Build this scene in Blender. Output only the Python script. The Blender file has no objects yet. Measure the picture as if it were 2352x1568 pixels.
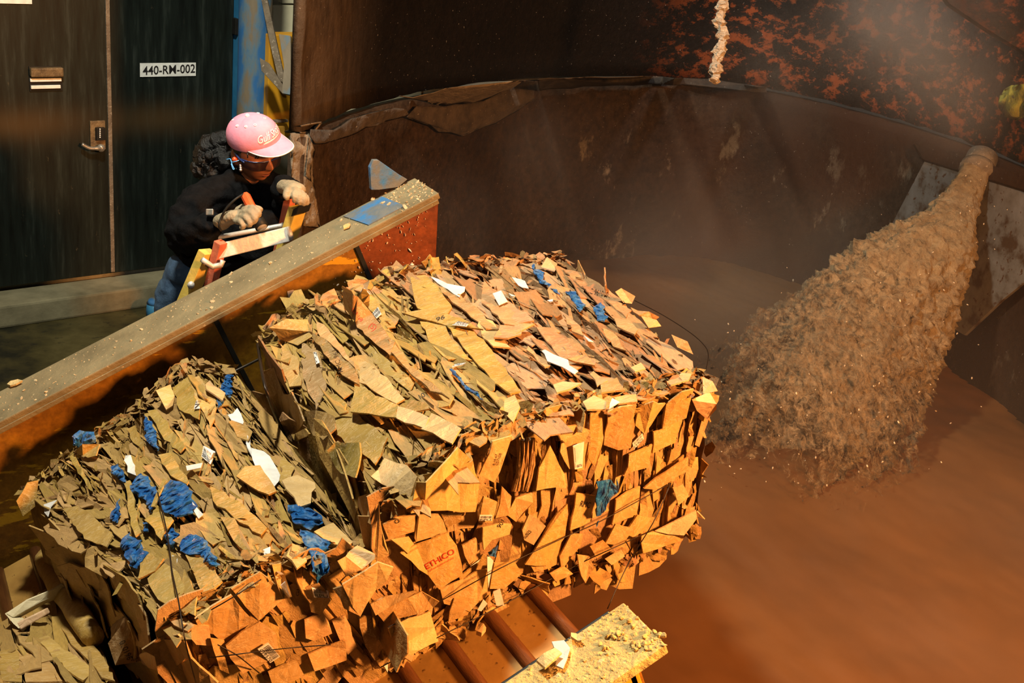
import bpy, bmesh, math, random
from mathutils import Vector, Matrix, noise
from mathutils.bvhtree import BVHTree
R = math.radians
rnd = random.Random(7)
S = bpy.context.scene
COL = S.collection

# ------------------------------------------------------------------ camera
F, CX, CY = 2659.0, 1176.0, 784.0
ZC = Vector((776, 6676, -2659)).normalized()
YC = Vector((-1598, 1244, 2659)); YC = (YC - ZC * YC.dot(ZC)).normalized()
XC = ZC.cross(YC)
if XC.x < 0: XC = -XC
CAM = Vector((0, 0, 2.4))
def w_(v): return Vector((XC.dot(v), YC.dot(v), ZC.dot(v)))
RIGHT, UP, FWD = w_(Vector((1, 0, 0))), w_(Vector((0, 1, 0))), w_(Vector((0, 0, 1)))
cd = bpy.data.cameras.new('camera'); cam = bpy.data.objects.new('camera', cd); COL.objects.link(cam)
m = Matrix((RIGHT, UP, -FWD)).transposed().to_4x4(); m.translation = CAM
cam.matrix_world = m
cd.sensor_width = 36; cd.lens = F / 2352 * 36; cd.clip_end = 60
S.camera = cam

# ------------------------------------------------------------------ light
S.view_settings.view_transform = 'Standard'; S.view_settings.look = 'None'
S.view_settings.exposure = 0.0; S.view_settings.gamma = 1.0
S.view_settings.use_curve_mapping = False
S.cycles.use_denoising = True
S.cycles.max_bounces = 5; S.cycles.transparent_max_bounces = 10
S.cycles.volume_bounces = 0; S.cycles.volume_step_rate = 4.0; S.cycles.diffuse_bounces = 3; S.cycles.glossy_bounces = 2
S.cycles.use_adaptive_sampling = True; S.cycles.adaptive_threshold = 0.035
wd = bpy.data.worlds.new('world'); S.world = wd; wd.use_nodes = True
wd.node_tree.nodes['Background'].inputs[0].default_value = (1, .93, .8, 1)
wd.node_tree.nodes['Background'].inputs[1].default_value = 0.022

def area(name, loc, target, size, power, col):
    l = bpy.data.lights.new(name, 'AREA'); l.shape = 'DISK'; l.size = size; l.energy = power; l.color = col
    o = bpy.data.objects.new(name, l); COL.objects.link(o); o.location = loc
    o.rotation_euler = (Vector(target) - Vector(loc)).to_track_quat('-Z', 'Y').to_euler()
    return o
area('overhead_lamp', (0.5, 3.1, 4.7), (1.6, 3.6, 0.8), 0.35, 270, (1.0, .945, .76))
area('warm_work_lamp', (2.8, -0.2, 2.75), (1.4, 2.2, 0.75), 0.40, 460, (1.0, .42, .125))
def spot(name, loc, target, ang, blend, size, power, col):
    l = bpy.data.lights.new(name, 'SPOT'); l.spot_size = ang; l.spot_blend = blend; l.shadow_soft_size = size; l.energy = power; l.color = col
    o = bpy.data.objects.new(name, l); COL.objects.link(o); o.location = loc
    o.rotation_euler = (Vector(target) - Vector(loc)).to_track_quat('-Z', 'Y').to_euler(); return o
spot('camera_flash', CAM + UP * .28 - FWD * .1, (1.38, 4.2, 1.30), R(23), .8, .05, 115, (1.0, .95, .88))
spot('hood_lamp', (3.4, 2.9, 4.4), (5.3, 5.2, 1.9), R(52), .7, .15, 260, (.84, .92, 1.0))

# ------------------------------------------------------------------ projection helpers (photo frame 2352 x 1568)
def ray(p): return w_(Vector(((p[0] - CX) / F, (CY - p[1]) / F, 1.0)))
def P(px, py, d): return CAM + ray((px, py)) * d
def onplane(p, P0, N):
    d = ray(p); N = Vector(N); return CAM + d * ((Vector(P0) - CAM).dot(N) / d.dot(N))
def py_(p, y): return onplane(p, (0, y, 0), (0, 1, 0))
def pz_(p, z): return onplane(p, (0, 0, z), (0, 0, 1))

# ------------------------------------------------------------------ materials
def nt(name):
    mt = bpy.data.materials.new(name); mt.use_nodes = True; t = mt.node_tree
    return mt, t, t.nodes['Principled BSDF']
def N(t, typ, **kw):
    n = t.nodes.new(typ)
    for k, v in kw.items():
        if k.startswith('i_'): n.inputs[k[2:].replace('_', ' ')].default_value = v
        else: setattr(n, k, v)
    return n
def rgba(c): return (c[0], c[1], c[2], 1)
def ramp(t, fac, stops):
    r = t.nodes.new('ShaderNodeValToRGB'); e = r.color_ramp.elements
    while len(e) < len(stops): e.new(0.5)
    for q, (p, c) in zip(e, stops):
        q.position = p; q.color = rgba(c) if len(c) == 3 else c
    t.links.new(fac, r.inputs[0]); return r.outputs[0]
def coord(t, scale=(1, 1, 1), out='Object'):
    c = t.nodes.new('ShaderNodeTexCoord'); mp = t.nodes.new('ShaderNodeMapping')
    mp.inputs['Scale'].default_value = scale; t.links.new(c.outputs[out], mp.inputs[0]); return mp.outputs[0]
def noi(t, vec, scale, detail=6, rough=.6, dist=0):
    n = N(t, 'ShaderNodeTexNoise'); n.inputs['Scale'].default_value = scale; n.inputs['Detail'].default_value = detail
    n.inputs['Roughness'].default_value = rough; n.inputs['Distortion'].default_value = dist
    t.links.new(vec, n.inputs['Vector']); return n.outputs['Fac']
def mixc(t, fac, a, b, mode='MIX'):
    x = N(t, 'ShaderNodeMix', data_type='RGBA', blend_type=mode)
    for s, v in ((0, fac), (6, a), (7, b)):
        if hasattr(v, 'links') or hasattr(v, 'is_linked'): t.links.new(v, x.inputs[s])
        else: x.inputs[s].default_value = v if s == 0 else rgba(v)
    return x.outputs[2]
def bump(t, b, h, strength, dist=.01):
    n = N(t, 'ShaderNodeBump'); n.inputs['Strength'].default_value = strength; n.inputs['Distance'].default_value = dist
    t.links.new(h, n.inputs['Height']); t.links.new(n.outputs[0], b.inputs['Normal'])
def simple(name, stops, scale=8, rough=.6, metal=0, bmp=.2, stretch=(1, 1, 1), spec=.5, fine=None, bd=.01):
    mt, t, b = nt(name); v = coord(t, stretch)
    c = ramp(t, noi(t, v, scale), stops)
    if fine:
        c = mixc(t, ramp(t, noi(t, v, fine[0], 3), [(fine[1], (0, 0, 0)), (fine[2], (1, 1, 1))]), c, fine[3])
    t.links.new(c, b.inputs['Base Color']); b.inputs['Roughness'].default_value = rough
    b.inputs['Metallic'].default_value = metal; b.inputs['Specular IOR Level'].default_value = spec
    if bmp: bump(t, b, noi(t, v, scale * 3), bmp, bd)
    return mt
def plain(name, c, rough=.5, metal=0, spec=.5):
    mt, t, b = nt(name); v = coord(t)
    cc = ramp(t, noi(t, v, 30, 3), [(.3, tuple(x * .82 for x in c)), (.7, tuple(min(1, x * 1.1) for x in c))])
    t.links.new(cc, b.inputs['Base Color']); b.inputs['Roughness'].default_value = rough
    b.inputs['Metallic'].default_value = metal; b.inputs['Specular IOR Level'].default_value = spec
    return mt
MT = {}
# cardboard: colour of each sheet comes from its object colour, grain and creases from noise
def cardboard():
    mt, t, b = nt('cardboard'); v = coord(t); oi = t.nodes.new('ShaderNodeObjectInfo')
    g = ramp(t, noi(t, v, 9, 5), [(.25, (.72, .70, .66)), (.7, (1.12, 1.1, 1.05))])
    c = mixc(t, 1.0, oi.outputs['Color'], g, 'MULTIPLY')
    cr = ramp(t, noi(t, coord(t, (1, 3, 1)), 14, 8, .7, 1.2), [(.485, (0, 0, 0)), (.5, (1, 1, 1)), (.515, (0, 0, 0))])
    c = mixc(t, N_mul(t, cr, .5), c, (.66, .52, .32))
    t.links.new(c, b.inputs['Base Color']); b.inputs['Roughness'].default_value = .55
    b.inputs['Specular IOR Level'].default_value = .35
    wv = N(t, 'ShaderNodeTexWave', wave_type='BANDS', bands_direction='Y'); wv.inputs['Scale'].default_value = 30; wv.inputs['Distortion'].default_value = .6
    t.links.new(v, wv.inputs['Vector'])
    ad = N(t, 'ShaderNodeMath', operation='MULTIPLY_ADD'); ad.inputs[1].default_value = .05
    t.links.new(wv.outputs['Fac'], ad.inputs[0]); t.links.new(noi(t, v, 26, 4, .6, .8), ad.inputs[2])
    bump(t, b, ad.outputs[0], .45, .012)
    return mt
def N_mul(t, s, k):
    n = N(t, 'ShaderNodeMath', operation='MULTIPLY'); n.inputs[1].default_value = k; t.links.new(s, n.inputs[0]); return n.outputs[0]
MT['card'] = cardboard()
def cardcore():
    mt, t, b = nt('cardboard_layers'); v = coord(t)
    a = N(t, 'ShaderNodeVertexColor', layer_name='sheet')
    g = ramp(t, noi(t, v, 30, 5), [(.3, (.55, .52, .48)), (.7, (1.1, 1.08, 1.0))])
    t.links.new(mixc(t, 1.0, a.outputs[0], g, 'MULTIPLY'), b.inputs['Base Color'])
    b.inputs['Roughness'].default_value = .7; b.inputs['Specular IOR Level'].default_value = .25
    bump(t, b, noi(t, v, 60, 4), .6, .01); return mt
MT['core'] = cardcore()
def film():
    mt, t, b = nt('blue_film'); v = coord(t)
    c = ramp(t, noi(t, v, 25, 5, .6, 1.0), [(.3, (.015, .13, .60)), (.52, (.05, .32, .95)), (.75, (.35, .62, 1.0))])
    t.links.new(c, b.inputs['Base Color']); b.inputs['Roughness'].default_value = .14
    b.inputs['Specular IOR Level'].default_value = .8
    al = ramp(t, noi(t, v, 18, 4), [(.3, (.78, .78, .78)), (.6, (.97, .97, .97))]); t.links.new(al, b.inputs['Alpha'])
    bump(t, b, noi(t, v, 70, 6, .7, 1.5), 1.0, .03); return mt
MT['film'] = film()
MT['paper'] = simple('white_paper', [(.3, (.50, .49, .47)), (.7, (.72, .71, .69))], 14, .6, bmp=.2)
MT['ink'] = plain('black_ink', (.012, .010, .009), .6)
MT['redink'] = plain('red_ink', (.52, .035, .012), .6)
MT['wire'] = plain('dark_wire', (.02, .014, .010), .45, .6)

def doormat():
    mt, t, b = nt('dirty_black_door'); v = coord(t)
    st = noi(t, coord(t, (9, 9, .9)), 3.0, 8, .65)
    c = ramp(t, st, [(.3, (.0028, .0041, .0034)), (.55, (.0088, .0128, .0105)), (.72, (.026, .033, .028)), (.9, (.06, .055, .04))])
    sp = ramp(t, noi(t, coord(t, (1, 1, .5)), 22, 6, .7), [(.66, (0, 0, 0)), (.74, (1, 1, 1))])
    c = mixc(t, N_mul(t, sp, .4), c, (.20, .16, .09))
    # rubbed rusty band at hand height (wear)
    tc = t.nodes.new('ShaderNodeTexCoord'); sx = t.nodes.new('ShaderNodeSeparateXYZ'); t.links.new(tc.outputs['Object'], sx.inputs[0])
    def gauss(sock, c0, wdt):
        a = N(t, 'ShaderNodeMath', operation='SUBTRACT'); a.inputs[1].default_value = c0; t.links.new(sock, a.inputs[0])
        d = N(t, 'ShaderNodeMath', operation='DIVIDE'); d.inputs[1].default_value = wdt; t.links.new(a.outputs[0], d.inputs[0])
        q = N(t, 'ShaderNodeMath', operation='POWER'); q.inputs[1].default_value = 2; t.links.new(d.outputs[0], q.inputs[0])
        e = N(t, 'ShaderNodeMath', operation='MULTIPLY'); e.inputs[1].default_value = -1; t.links.new(q.outputs[0], e.inputs[0])
        x = N(t, 'ShaderNodeMath', operation='EXPONENT'); t.links.new(e.outputs[0], x.inputs[0]); return x.outputs[0]
    k = N(t, 'ShaderNodeMath', operation='MULTIPLY'); t.links.new(gauss(sx.outputs['X'], .28, .33), k.inputs[0]); t.links.new(gauss(sx.outputs['Z'], 1.0, .085), k.inputs[1])
    c = mixc(t, N_mul(t, k.outputs[0], .55), c, (.085, .048, .018))
    t.links.new(c, b.inputs['Base Color']); b.inputs['Roughness'].default_value = .45; b.inputs['Specular IOR Level'].default_value = .25
    bump(t, b, st, .15, .004); return mt
MT['door'] = doormat()
MT['cream'] = simple('cream_block', [(.3, (.55, .52, .36)), (.7, (.68, .65, .47))], 6, .7, bmp=.1)
MT['mortar'] = plain('mortar', (.30, .28, .20), .9)
MT['bluep'] = simple('grimy_blue_paint', [(.42, (.02, .12, .32)), (.48, (.09, .16, .22)), (.54, (.17, .135, .09)), (.8, (.24, .19, .13))], 5, .7, bmp=.5, stretch=(1, 1, .35))
MT['bluef'] = simple('blue_frame_paint', [(.3, (.015, .12, .27)), (.7, (.03, .19, .38))], 8, .5, bmp=.1)
MT['grime'] = simple('brown_grime', [(.3, (.10, .075, .05)), (.7, (.21, .165, .115))], 14, .9, bmp=.8, fine=(60, .6, .7, (.34, .28, .21)))
MT['yellow'] = simple('yellow_cabinet_paint', [(.3, (.50, .22, .01)), (.7, (.66, .33, .015))], 5, .5, bmp=.1)
MT['concrete'] = simple('concrete', [(.3, (.10, .09, .05)), (.7, (.24, .215, .13))], 5, .85, bmp=.4)
MT['floor'] = simple('wet_olive_floor', [(.36, (.006, .006, .002)), (.5, (.045, .036, .010)), (.7, (.10, .08, .028))], 2.6, .5, bmp=.3, fine=(14, .62, .72, (.012, .011, .005)))
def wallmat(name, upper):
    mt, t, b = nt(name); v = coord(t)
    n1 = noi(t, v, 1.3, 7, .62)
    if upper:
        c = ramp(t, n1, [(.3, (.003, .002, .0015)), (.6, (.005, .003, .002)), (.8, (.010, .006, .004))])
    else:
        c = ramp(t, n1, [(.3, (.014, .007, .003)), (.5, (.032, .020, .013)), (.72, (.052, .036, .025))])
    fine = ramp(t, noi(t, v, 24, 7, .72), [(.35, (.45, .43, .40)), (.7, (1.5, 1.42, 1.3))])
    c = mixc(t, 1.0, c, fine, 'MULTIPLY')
    tc = t.nodes.new('ShaderNodeTexCoord'); sx = t.nodes.new('ShaderNodeSeparateXYZ'); t.links.new(tc.outputs['Object'], sx.inputs[0])
    def rng(sock, a, bb):
        r = N(t, 'ShaderNodeMapRange', interpolation_type='SMOOTHSTEP'); r.inputs[1].default_value = a; r.inputs[2].default_value = bb
        t.links.new(sock, r.inputs[0]); return r.outputs[0]
    def mul(a, bb):
        q = N(t, 'ShaderNodeMath', operation='MULTIPLY'); t.links.new(a, q.inputs[0]); t.links.new(bb, q.inputs[1]); return q.outputs[0]
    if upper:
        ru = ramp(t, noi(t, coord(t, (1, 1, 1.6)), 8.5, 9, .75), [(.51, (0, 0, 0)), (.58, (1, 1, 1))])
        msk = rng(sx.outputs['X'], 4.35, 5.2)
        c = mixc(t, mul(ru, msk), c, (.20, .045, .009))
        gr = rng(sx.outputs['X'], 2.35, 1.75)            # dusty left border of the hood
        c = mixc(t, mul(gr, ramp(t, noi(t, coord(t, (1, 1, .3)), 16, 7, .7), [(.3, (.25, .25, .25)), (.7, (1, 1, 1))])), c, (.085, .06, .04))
    else:
        bl = ramp(t, noi(t, coord(t, (1, 1, .55)), 4.2, 9, .72), [(.57, (0, 0, 0)), (.65, (1, 1, 1))])
        msk = mul(rng(sx.outputs['X'], 3.3, 4.3), rng(sx.outputs['Z'], 1.25, .75))
        c = mixc(t, N_mul(t, mul(bl, msk), .8), c, (.24, .20, .14))
        dk = mul(rng(sx.outputs['X'], 4.6, 5.2), rng(noi(t, v, .9, 3), .35, .55))
        c = mixc(t, N_mul(t, dk, .75), c, (.035, .012, .004))
    sp = ramp(t, noi(t, v, 75, 2, .5), [(.72, (0, 0, 0)), (.76, (1, 1, 1))])
    c = mixc(t, N_mul(t, sp, .5), c, (.36, .31, .26))
    t.links.new(c, b.inputs['Base Color']); b.inputs['Roughness'].default_value = .6
    b.inputs['Specular IOR Level'].default_value = .15
    bump(t, b, noi(t, v, 30, 8, .7), .6, .012); return mt
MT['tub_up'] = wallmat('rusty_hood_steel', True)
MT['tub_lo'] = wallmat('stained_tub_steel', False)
MT['tan_crust'] = simple('tan_pulp_crust', [(.3, (.10, .080, .058)), (.7, (.24, .195, .14))], 16, .95, bmp=1.0, fine=(50, .62, .7, (.05, .03, .02)))
MT['dark_crust'] = simple('dark_pulp_crust', [(.3, (.020, .014, .010)), (.7, (.07, .052, .038))], 12, .95, bmp=1.0, fine=(70, .68, .74, (.32, .28, .25)))
MT['rope'] = simple('pale_fibre_crust', [(.3, (.38, .30, .22)), (.7, (.66, .56, .44))], 60, .95, bmp=1.0)
MT['plate'] = simple('grey_splashed_steel', [(.36, (.06, .032, .016)), (.46, (.13, .11, .09)), (.7, (.19, .17, .15))], 7, .5, bmp=.2, fine=(30, .6, .66, (.07, .03, .012)))
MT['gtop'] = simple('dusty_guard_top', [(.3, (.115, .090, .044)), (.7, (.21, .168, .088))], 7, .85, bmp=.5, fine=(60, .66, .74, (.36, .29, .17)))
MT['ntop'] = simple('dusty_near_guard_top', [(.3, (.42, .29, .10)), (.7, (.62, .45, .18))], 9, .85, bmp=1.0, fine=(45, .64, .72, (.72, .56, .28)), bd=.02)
def guardmat(name, base, red):
    mt, t, b = nt(name); v = coord(t, (.55, 1, 1.9))
    c = ramp(t, noi(t, coord(t, (.8, 1, 1)), 3.2, 6, .6), base)
    fine = ramp(t, noi(t, coord(t), 40, 5, .7), [(.3, (.6, .55, .5)), (.7, (1.3, 1.25, 1.2))])
    c = mixc(t, 1.0, c, fine, 'MULTIPLY')
    # bared yellow primer: streaks along the slope
    e = coord(t); mp = t.nodes.new('ShaderNodeMapping'); mp.inputs['Rotation'].default_value = (0, R(25.5), 0); mp.inputs['Scale'].default_value = (.9, 1, 4.5)
    t.links.new(e, mp.inputs[0])
    ye = ramp(t, noi(t, mp.outputs[0], 4.2, 8, .68), [(.59, (0, 0, 0)), (.61, (1, 1, 1))])
    c = mixc(t, N_mul(t, ye, 0.0 if red else .85), c, (.50, .28, .015))
    if red:
        wh = ramp(t, noi(t, e, 20, 6, .7), [(.68, (0, 0, 0)), (.72, (1, 1, 1))]); c = mixc(t, N_mul(t, wh, .6), c, (.55, .42, .32))
    t.links.new(c, b.inputs['Base Color']); b.inputs['Roughness'].default_value = .38
    b.inputs['Specular IOR Level'].default_value = .5
    bump(t, b, noi(t, e, 30, 6), .2, .006); return mt
MT['gside'] = guardmat('worn_brown_yellow_steel', [(.3, (.10, .035, .005)), (.55, (.24, .115, .010)), (.75, (.42, .25, .014))], False)
MT['gred'] = guardmat('rust_red_steel', [(.3, (.06, .014, .005)), (.55, (.17, .042, .012)), (.75, (.22, .07, .02))], True)
MT['slat'] = simple('worn_pan_steel', [(.3, (.24, .125, .030)), (.7, (.44, .26, .07))], 5, .42, metal=.25, bmp=.15, fine=(40, .62, .7, (.10, .045, .012)))
MT['rib'] = simple('rusty_rib_steel', [(.3, (.045, .013, .004)), (.7, (.16, .06, .016))], 9, .36, metal=.35, bmp=.3, stretch=(3, .6, 3))
MT['slurry'] = simple('brown_pulp_slurry', [(.3, (.070, .027, .005)), (.7, (.125, .052, .012))], 1.6, .55, bmp=.25, stretch=(1, .5, 1))
# ------------------------------------------------------------------ object helpers
def link(name, me, mat=None, parent=None, smooth=False):
    o = bpy.data.objects.new(name, me); COL.objects.link(o)
    if mat is not None and len(me.materials) == 0: me.materials.append(mat)
    if parent is not None: o.parent = parent; o.matrix_parent_inverse = PINV.get(parent.name, Matrix())
    if smooth:
        for p in me.polygons: p.use_smooth = True
    return o
PINV = {}
def bobj(name, bm, mat, parent=None, smooth=False):
    me = bpy.data.meshes.new(name); bm.normal_update(); bm.to_mesh(me); bm.free()
    return link(name, me, mat, parent, smooth)
def tag(o, label=None, cat=None, group=None, kind=None):
    if label: o['label'] = label
    if cat: o['category'] = cat
    if group: o['group'] = group
    if kind: o['kind'] = kind
    return o
def thing(name, label, cat, loc=(0, 0, 0), group=None):
    o = bpy.data.objects.new(name, None); COL.objects.link(o); o.location = loc; o.empty_display_size = .05
    PINV[o.name] = Matrix.Translation(-Vector(loc))
    return tag(o, label, cat, group)
def poly_prism(bm, pts, off):
    """closed prism: outline pts (3D), shifted copy by off"""
    a = [bm.verts.new(p) for p in pts]; b = [bm.verts.new(Vector(p) + Vector(off)) for p in pts]
    n = len(pts); bm.faces.new(a); bm.faces.new(b[::-1])
    for i in range(n):
        bm.faces.new((a[(i + 1) % n], a[i], b[i], b[(i + 1) % n]))
def fix(bm):
    bmesh.ops.recalc_face_normals(bm, faces=bm.faces[:]); return bm
def prism(name, pts, off, mat, parent=None, bev=0):
    bm = bmesh.new(); poly_prism(bm, [Vector(p) for p in pts], Vector(off)); fix(bm)
    if bev: bmesh.ops.bevel(bm, geom=bm.edges[:], offset=bev, segments=2, affect='EDGES', profile=.6)
    return bobj(name, bm, mat, parent)
def boxf(bm, c, ax, hs, bev=0):
    """box centred c with axes ax (3 unit vectors) and half sizes hs"""
    c = Vector(c); v = []
    for sx in (-1, 1):
        for sy in (-1, 1):
            for sz in (-1, 1): v.append(bm.verts.new(c + ax[0] * sx * hs[0] + ax[1] * sy * hs[1] + ax[2] * sz * hs[2]))
    fs = [bm.faces.new([v[i] for i in q]) for q in ((0, 1, 3, 2), (4, 6, 7, 5), (0, 4, 5, 1), (2, 3, 7, 6), (0, 2, 6, 4), (1, 5, 7, 3))]
    if bev:
        bmesh.ops.bevel(bm, geom=list({e for f in fs for e in f.edges}), offset=bev, segments=2, affect='EDGES', profile=.6)
AX = (Vector((1, 0, 0)), Vector((0, 1, 0)), Vector((0, 0, 1)))
def box(name, c, ax, hs, mat, parent=None, bev=0):
    bm = bmesh.new(); boxf(bm, c, ax, hs, bev); fix(bm); return bobj(name, bm, mat, parent)
def tube_bm(bm, pts, rad, n=10, cap=True):
    pts = [Vector(p) for p in pts]; rings = []; up = Vector((.13, .27, .95))
    rr = rad if isinstance(rad, (list, tuple)) else [rad] * len(pts)
    for i, p in enumerate(pts):
        d = (pts[min(i + 1, len(pts) - 1)] - pts[max(i - 1, 0)]).normalized()
        s = d.cross(up)
        if s.length < .05: s = d.cross(Vector((1, 0, 0)))
        s.normalize(); u = s.cross(d).normalized()
        rings.append([bm.verts.new(p + (s * math.cos(a) + u * math.sin(a)) * rr[i]) for a in [2 * math.pi * k / n for k in range(n)]])
    for a, b in zip(rings, rings[1:]):
        for k in range(n): bm.faces.new((a[k], a[(k + 1) % n], b[(k + 1) % n], b[k]))
    if cap: bm.faces.new(rings[0][::-1]); bm.faces.new(rings[-1])
    return rings
def tube(name, pts, rad, mat, parent=None, n=10, smooth=True):
    bm = bmesh.new(); tube_bm(bm, pts, rad, n); fix(bm)
    o = bobj(name, bm, mat, parent, smooth)
    return o
def spline(pts, n=8):
    """Catmull-Rom through pts"""
    pts = [Vector(p) for p in pts]; q = [pts[0] * 2 - pts[1]] + pts + [pts[-1] * 2 - pts[-2]]; out = []
    for i in range(1, len(q) - 2):
        for k in range(n):
            t = k / n; a, b, c, d = q[i - 1:i + 3]
            out.append(.5 * ((2 * b) + (c - a) * t + (2 * a - 5 * b + 4 * c - d) * t * t + (3 * b - a - 3 * c + d) * t ** 3))
    return out + [pts[-1]]
def nz(p, s=1.0, k=0): return noise.noise(Vector(p) * s + Vector((k * 7.3, k * 3.1, k * 1.7)))
_tx = {}
def text_mesh(s, shear=0.0, bold=0.0):
    key = (s, shear, bold)
    if key in _tx: return _tx[key]
    cu = bpy.data.curves.new('lettering', 'FONT'); cu.body = s; cu.shear = shear; cu.offset = bold; cu.resolution_u = 3
    o = bpy.data.objects.new('lettering', cu); COL.objects.link(o)
    bpy.context.view_layer.update()
    me = bpy.data.meshes.new_from_object(o.evaluated_get(bpy.context.evaluated_depsgraph_get()))
    bpy.data.objects.remove(o)
    xs = [v.co.x for v in me.vertices] or [0]; ys = [v.co.y for v in me.vertices] or [0]
    x0, x1, y0, y1 = min(xs), max(xs), min(ys), max(ys)
    for v in me.vertices: v.co.x = (v.co.x - x0) / (x1 - x0 + 1e-9); v.co.y = (v.co.y - y0) / (y1 - y0 + 1e-9)
    me.materials.clear(); _tx[key] = me; return me
def lettering(name, s, o0, ex, ey, mat, parent, shear=0.0, bold=0.0):
    """flat print: text filling the parallelogram at o0 spanned by ex, ey"""
    me = text_mesh(s, shear, bold).copy()
    for v in me.vertices: c = v.co.copy(); v.co = Vector(o0) + ex * c.x + ey * c.y
    me.update(); return link(name, me, mat, parent)

# ================================================================== SETTING
# back wall with the doors: vertical plane through WP along WD
WP = Vector((1.18, 6.33, 0)); WD = Vector((.981, .195, 0)).normalized(); WN = Vector((WD.y, -WD.x, 0))
ZUP = Vector((0, 0, 1))
def wp(px, off=0.0): return onplane(px, WP + WN * off, WN)
def ws(p): return (p - WP).dot(WD)
s_seam = ws(wp((252, 500))); s_r = ws(wp((531, 200)))
dw = s_r - s_seam
DZ0, DZ1 = .15, 2.45
def door(name, s0, s1, ox):
    # local frame: object origin at the bottom hinge-side corner so that wear sits on the leaf
    o = WP + WD * s0 + ZUP * 0
    bm = bmesh.new(); L = s1 - s0
    boxf(bm, Vector((L / 2, 0, (DZ0 + DZ1) / 2)), AX, (L / 2 - .004, .022, (DZ1 - DZ0) / 2), .004); fix(bm)
    d = bobj(name, bm, MT['door']); d.matrix_world = Matrix.Translation(o) @ Matrix((WD, -WN, ZUP)).transposed().to_4x4()
    d['kind'] = 'structure'; PINV[d.name] = d.matrix_world.inverted()
    return d
d1 = door('door_1', s_seam - dw * 1.02, s_seam, 0)
d2 = door('door_2', s_seam, s_r, 0)
tag(box('wall_back', WP + WD * 1.0 - WN * .11 + ZUP * 1.6, (WD, WN, ZUP), (4.0, .08, 1.7), MT['mortar']), kind='structure')
wb = bpy.data.objects['wall_back']; PINV[wb.name] = Matrix()
for row in range(9):
    for k in range(3):
        c = WP + WD * (s_r + .30 + k * .41 + (row % 2) * .2) - WN * .02 + ZUP * (.25 + row * .21)
        box('block', c, (WD, WN, ZUP), (.2, .03, .1), MT['cream'], wb, .004)
tag(box('baseboard_back', WP + WD * .3 + WN * .10 + ZUP * .06, (WD, WN, ZUP), (2.4, .12, .06), MT['concrete'], None, .012), kind='structure')
box_ = box('trim_1', WP + WD * (s_r + .028) + WN * .03 + ZUP * 1.3, (WD, WN, ZUP), (.026, .05, 1.16), MT['bluef'], None, .004); tag(box_, kind='structure')
tag(box('trim_2', WP + WD * (s_seam) + WN * .026 + ZUP * 1.3, (WD, WN, ZUP), (.010, .006, 1.14), MT['grime']), kind='structure')
# floor
bm = bmesh.new()
fl = [(-1.5, -.6), (6.4, -.6), (6.4, 9), (-1.5, 9)]
poly_prism(bm, [Vector((x, y, 0)) for x, y in fl], (0, 0, -.1)); fix(bm)
tag(bobj('floor', bm, MT['floor']), kind='structure')

# door hardware
def wall_rect(name, px0, px1, off, th, mat, parent, bev=0):
    """box on the door plane between two photo corners"""
    a, b = wp(px0, off), wp(px1, off); c = (a + b) / 2
    return box(name, c + WN * th * .5, (WD, WN, ZUP), (abs((b - a).dot(WD)) / 2, th / 2, abs((b - a).z) / 2), mat, parent, bev)
MT['blk'] = plain('black_plastic', (.012, .012, .011), .5, 0, .2)
MT['steel'] = simple('dull_steel', [(.3, (.22, .20, .17)), (.7, (.42, .40, .35))], 20, .4, metal=.7, bmp=.1)
MT['signw'] = plain('white_sign_plastic', (.80, .81, .78), .5)
MT['brass'] = simple('dirty_hood_metal', [(.3, (.05, .03, .012)), (.7, (.22, .15, .07))], 30, .6, bmp=.4)
v = wall_rect('vent_recess', (65, 152), (143, 208), .022, .006, MT['blk'], d1, .002)
wall_rect('vent_hood', (66, 154), (142, 174), .026, .03, MT['brass'], d1, .008)
wall_rect('vent_bar', (68, 180), (140, 186), .028, .01, MT['signw'], d1, .002)
wall_rect('vent_bar', (70, 196), (138, 202), .028, .01, MT['signw'], d1, .002)
k = wall_rect('lock_plate', (205, 277), (241, 342), .022, .012, MT['brass'], d1, .004)
k2 = wall_rect('keypad', (218, 292), (239, 320), .034, .02, MT['blk'], d1, .003)
for i in range(5): wall_rect('button', (228, 295 + i * 4.6), (230.5, 297.5 + i * 4.6), .054, .004, MT['signw'], d1)
hp = [wp((232, 340), .06), wp((222, 341), .065), wp((205, 340), .065), wp((188, 331), .06)]
tube('lever_handle', spline(hp, 5), [.012] * 6 + [.010] * 10, MT['steel'], d1, 10)
tube('handle_rose', [wp((232, 340), .034), wp((232, 340), .07)], .02, MT['steel'], d1, 16)
sg = wall_rect('door_sign', (321, 145), (449, 174), .024, .004, MT['signw'], None)
tag(sg, 'white plate reading 440-RM-002 on the right black door', 'sign'); PINV[sg.name] = Matrix()
a, b, c = wp((328, 172.5), .030), wp((448, 167), .030), wp((328, 152), .030)
lettering('sign_text', '440-RM-002', a, b - a, c - a, MT['ink'], sg, bold=.012)
s2 = wall_rect('door_notice', (-60, -40), (73, 9), .024, .004, MT['signw'], None)
tag(s2, 'white notice plate cut off at the top of the left black door', 'sign')
for pz in (40, 90):
    wall_rect('door_hinge', (533, pz), (540, pz + 38), .03, .04, MT['blk'], d2, .004) if pz == 40 else None

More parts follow.
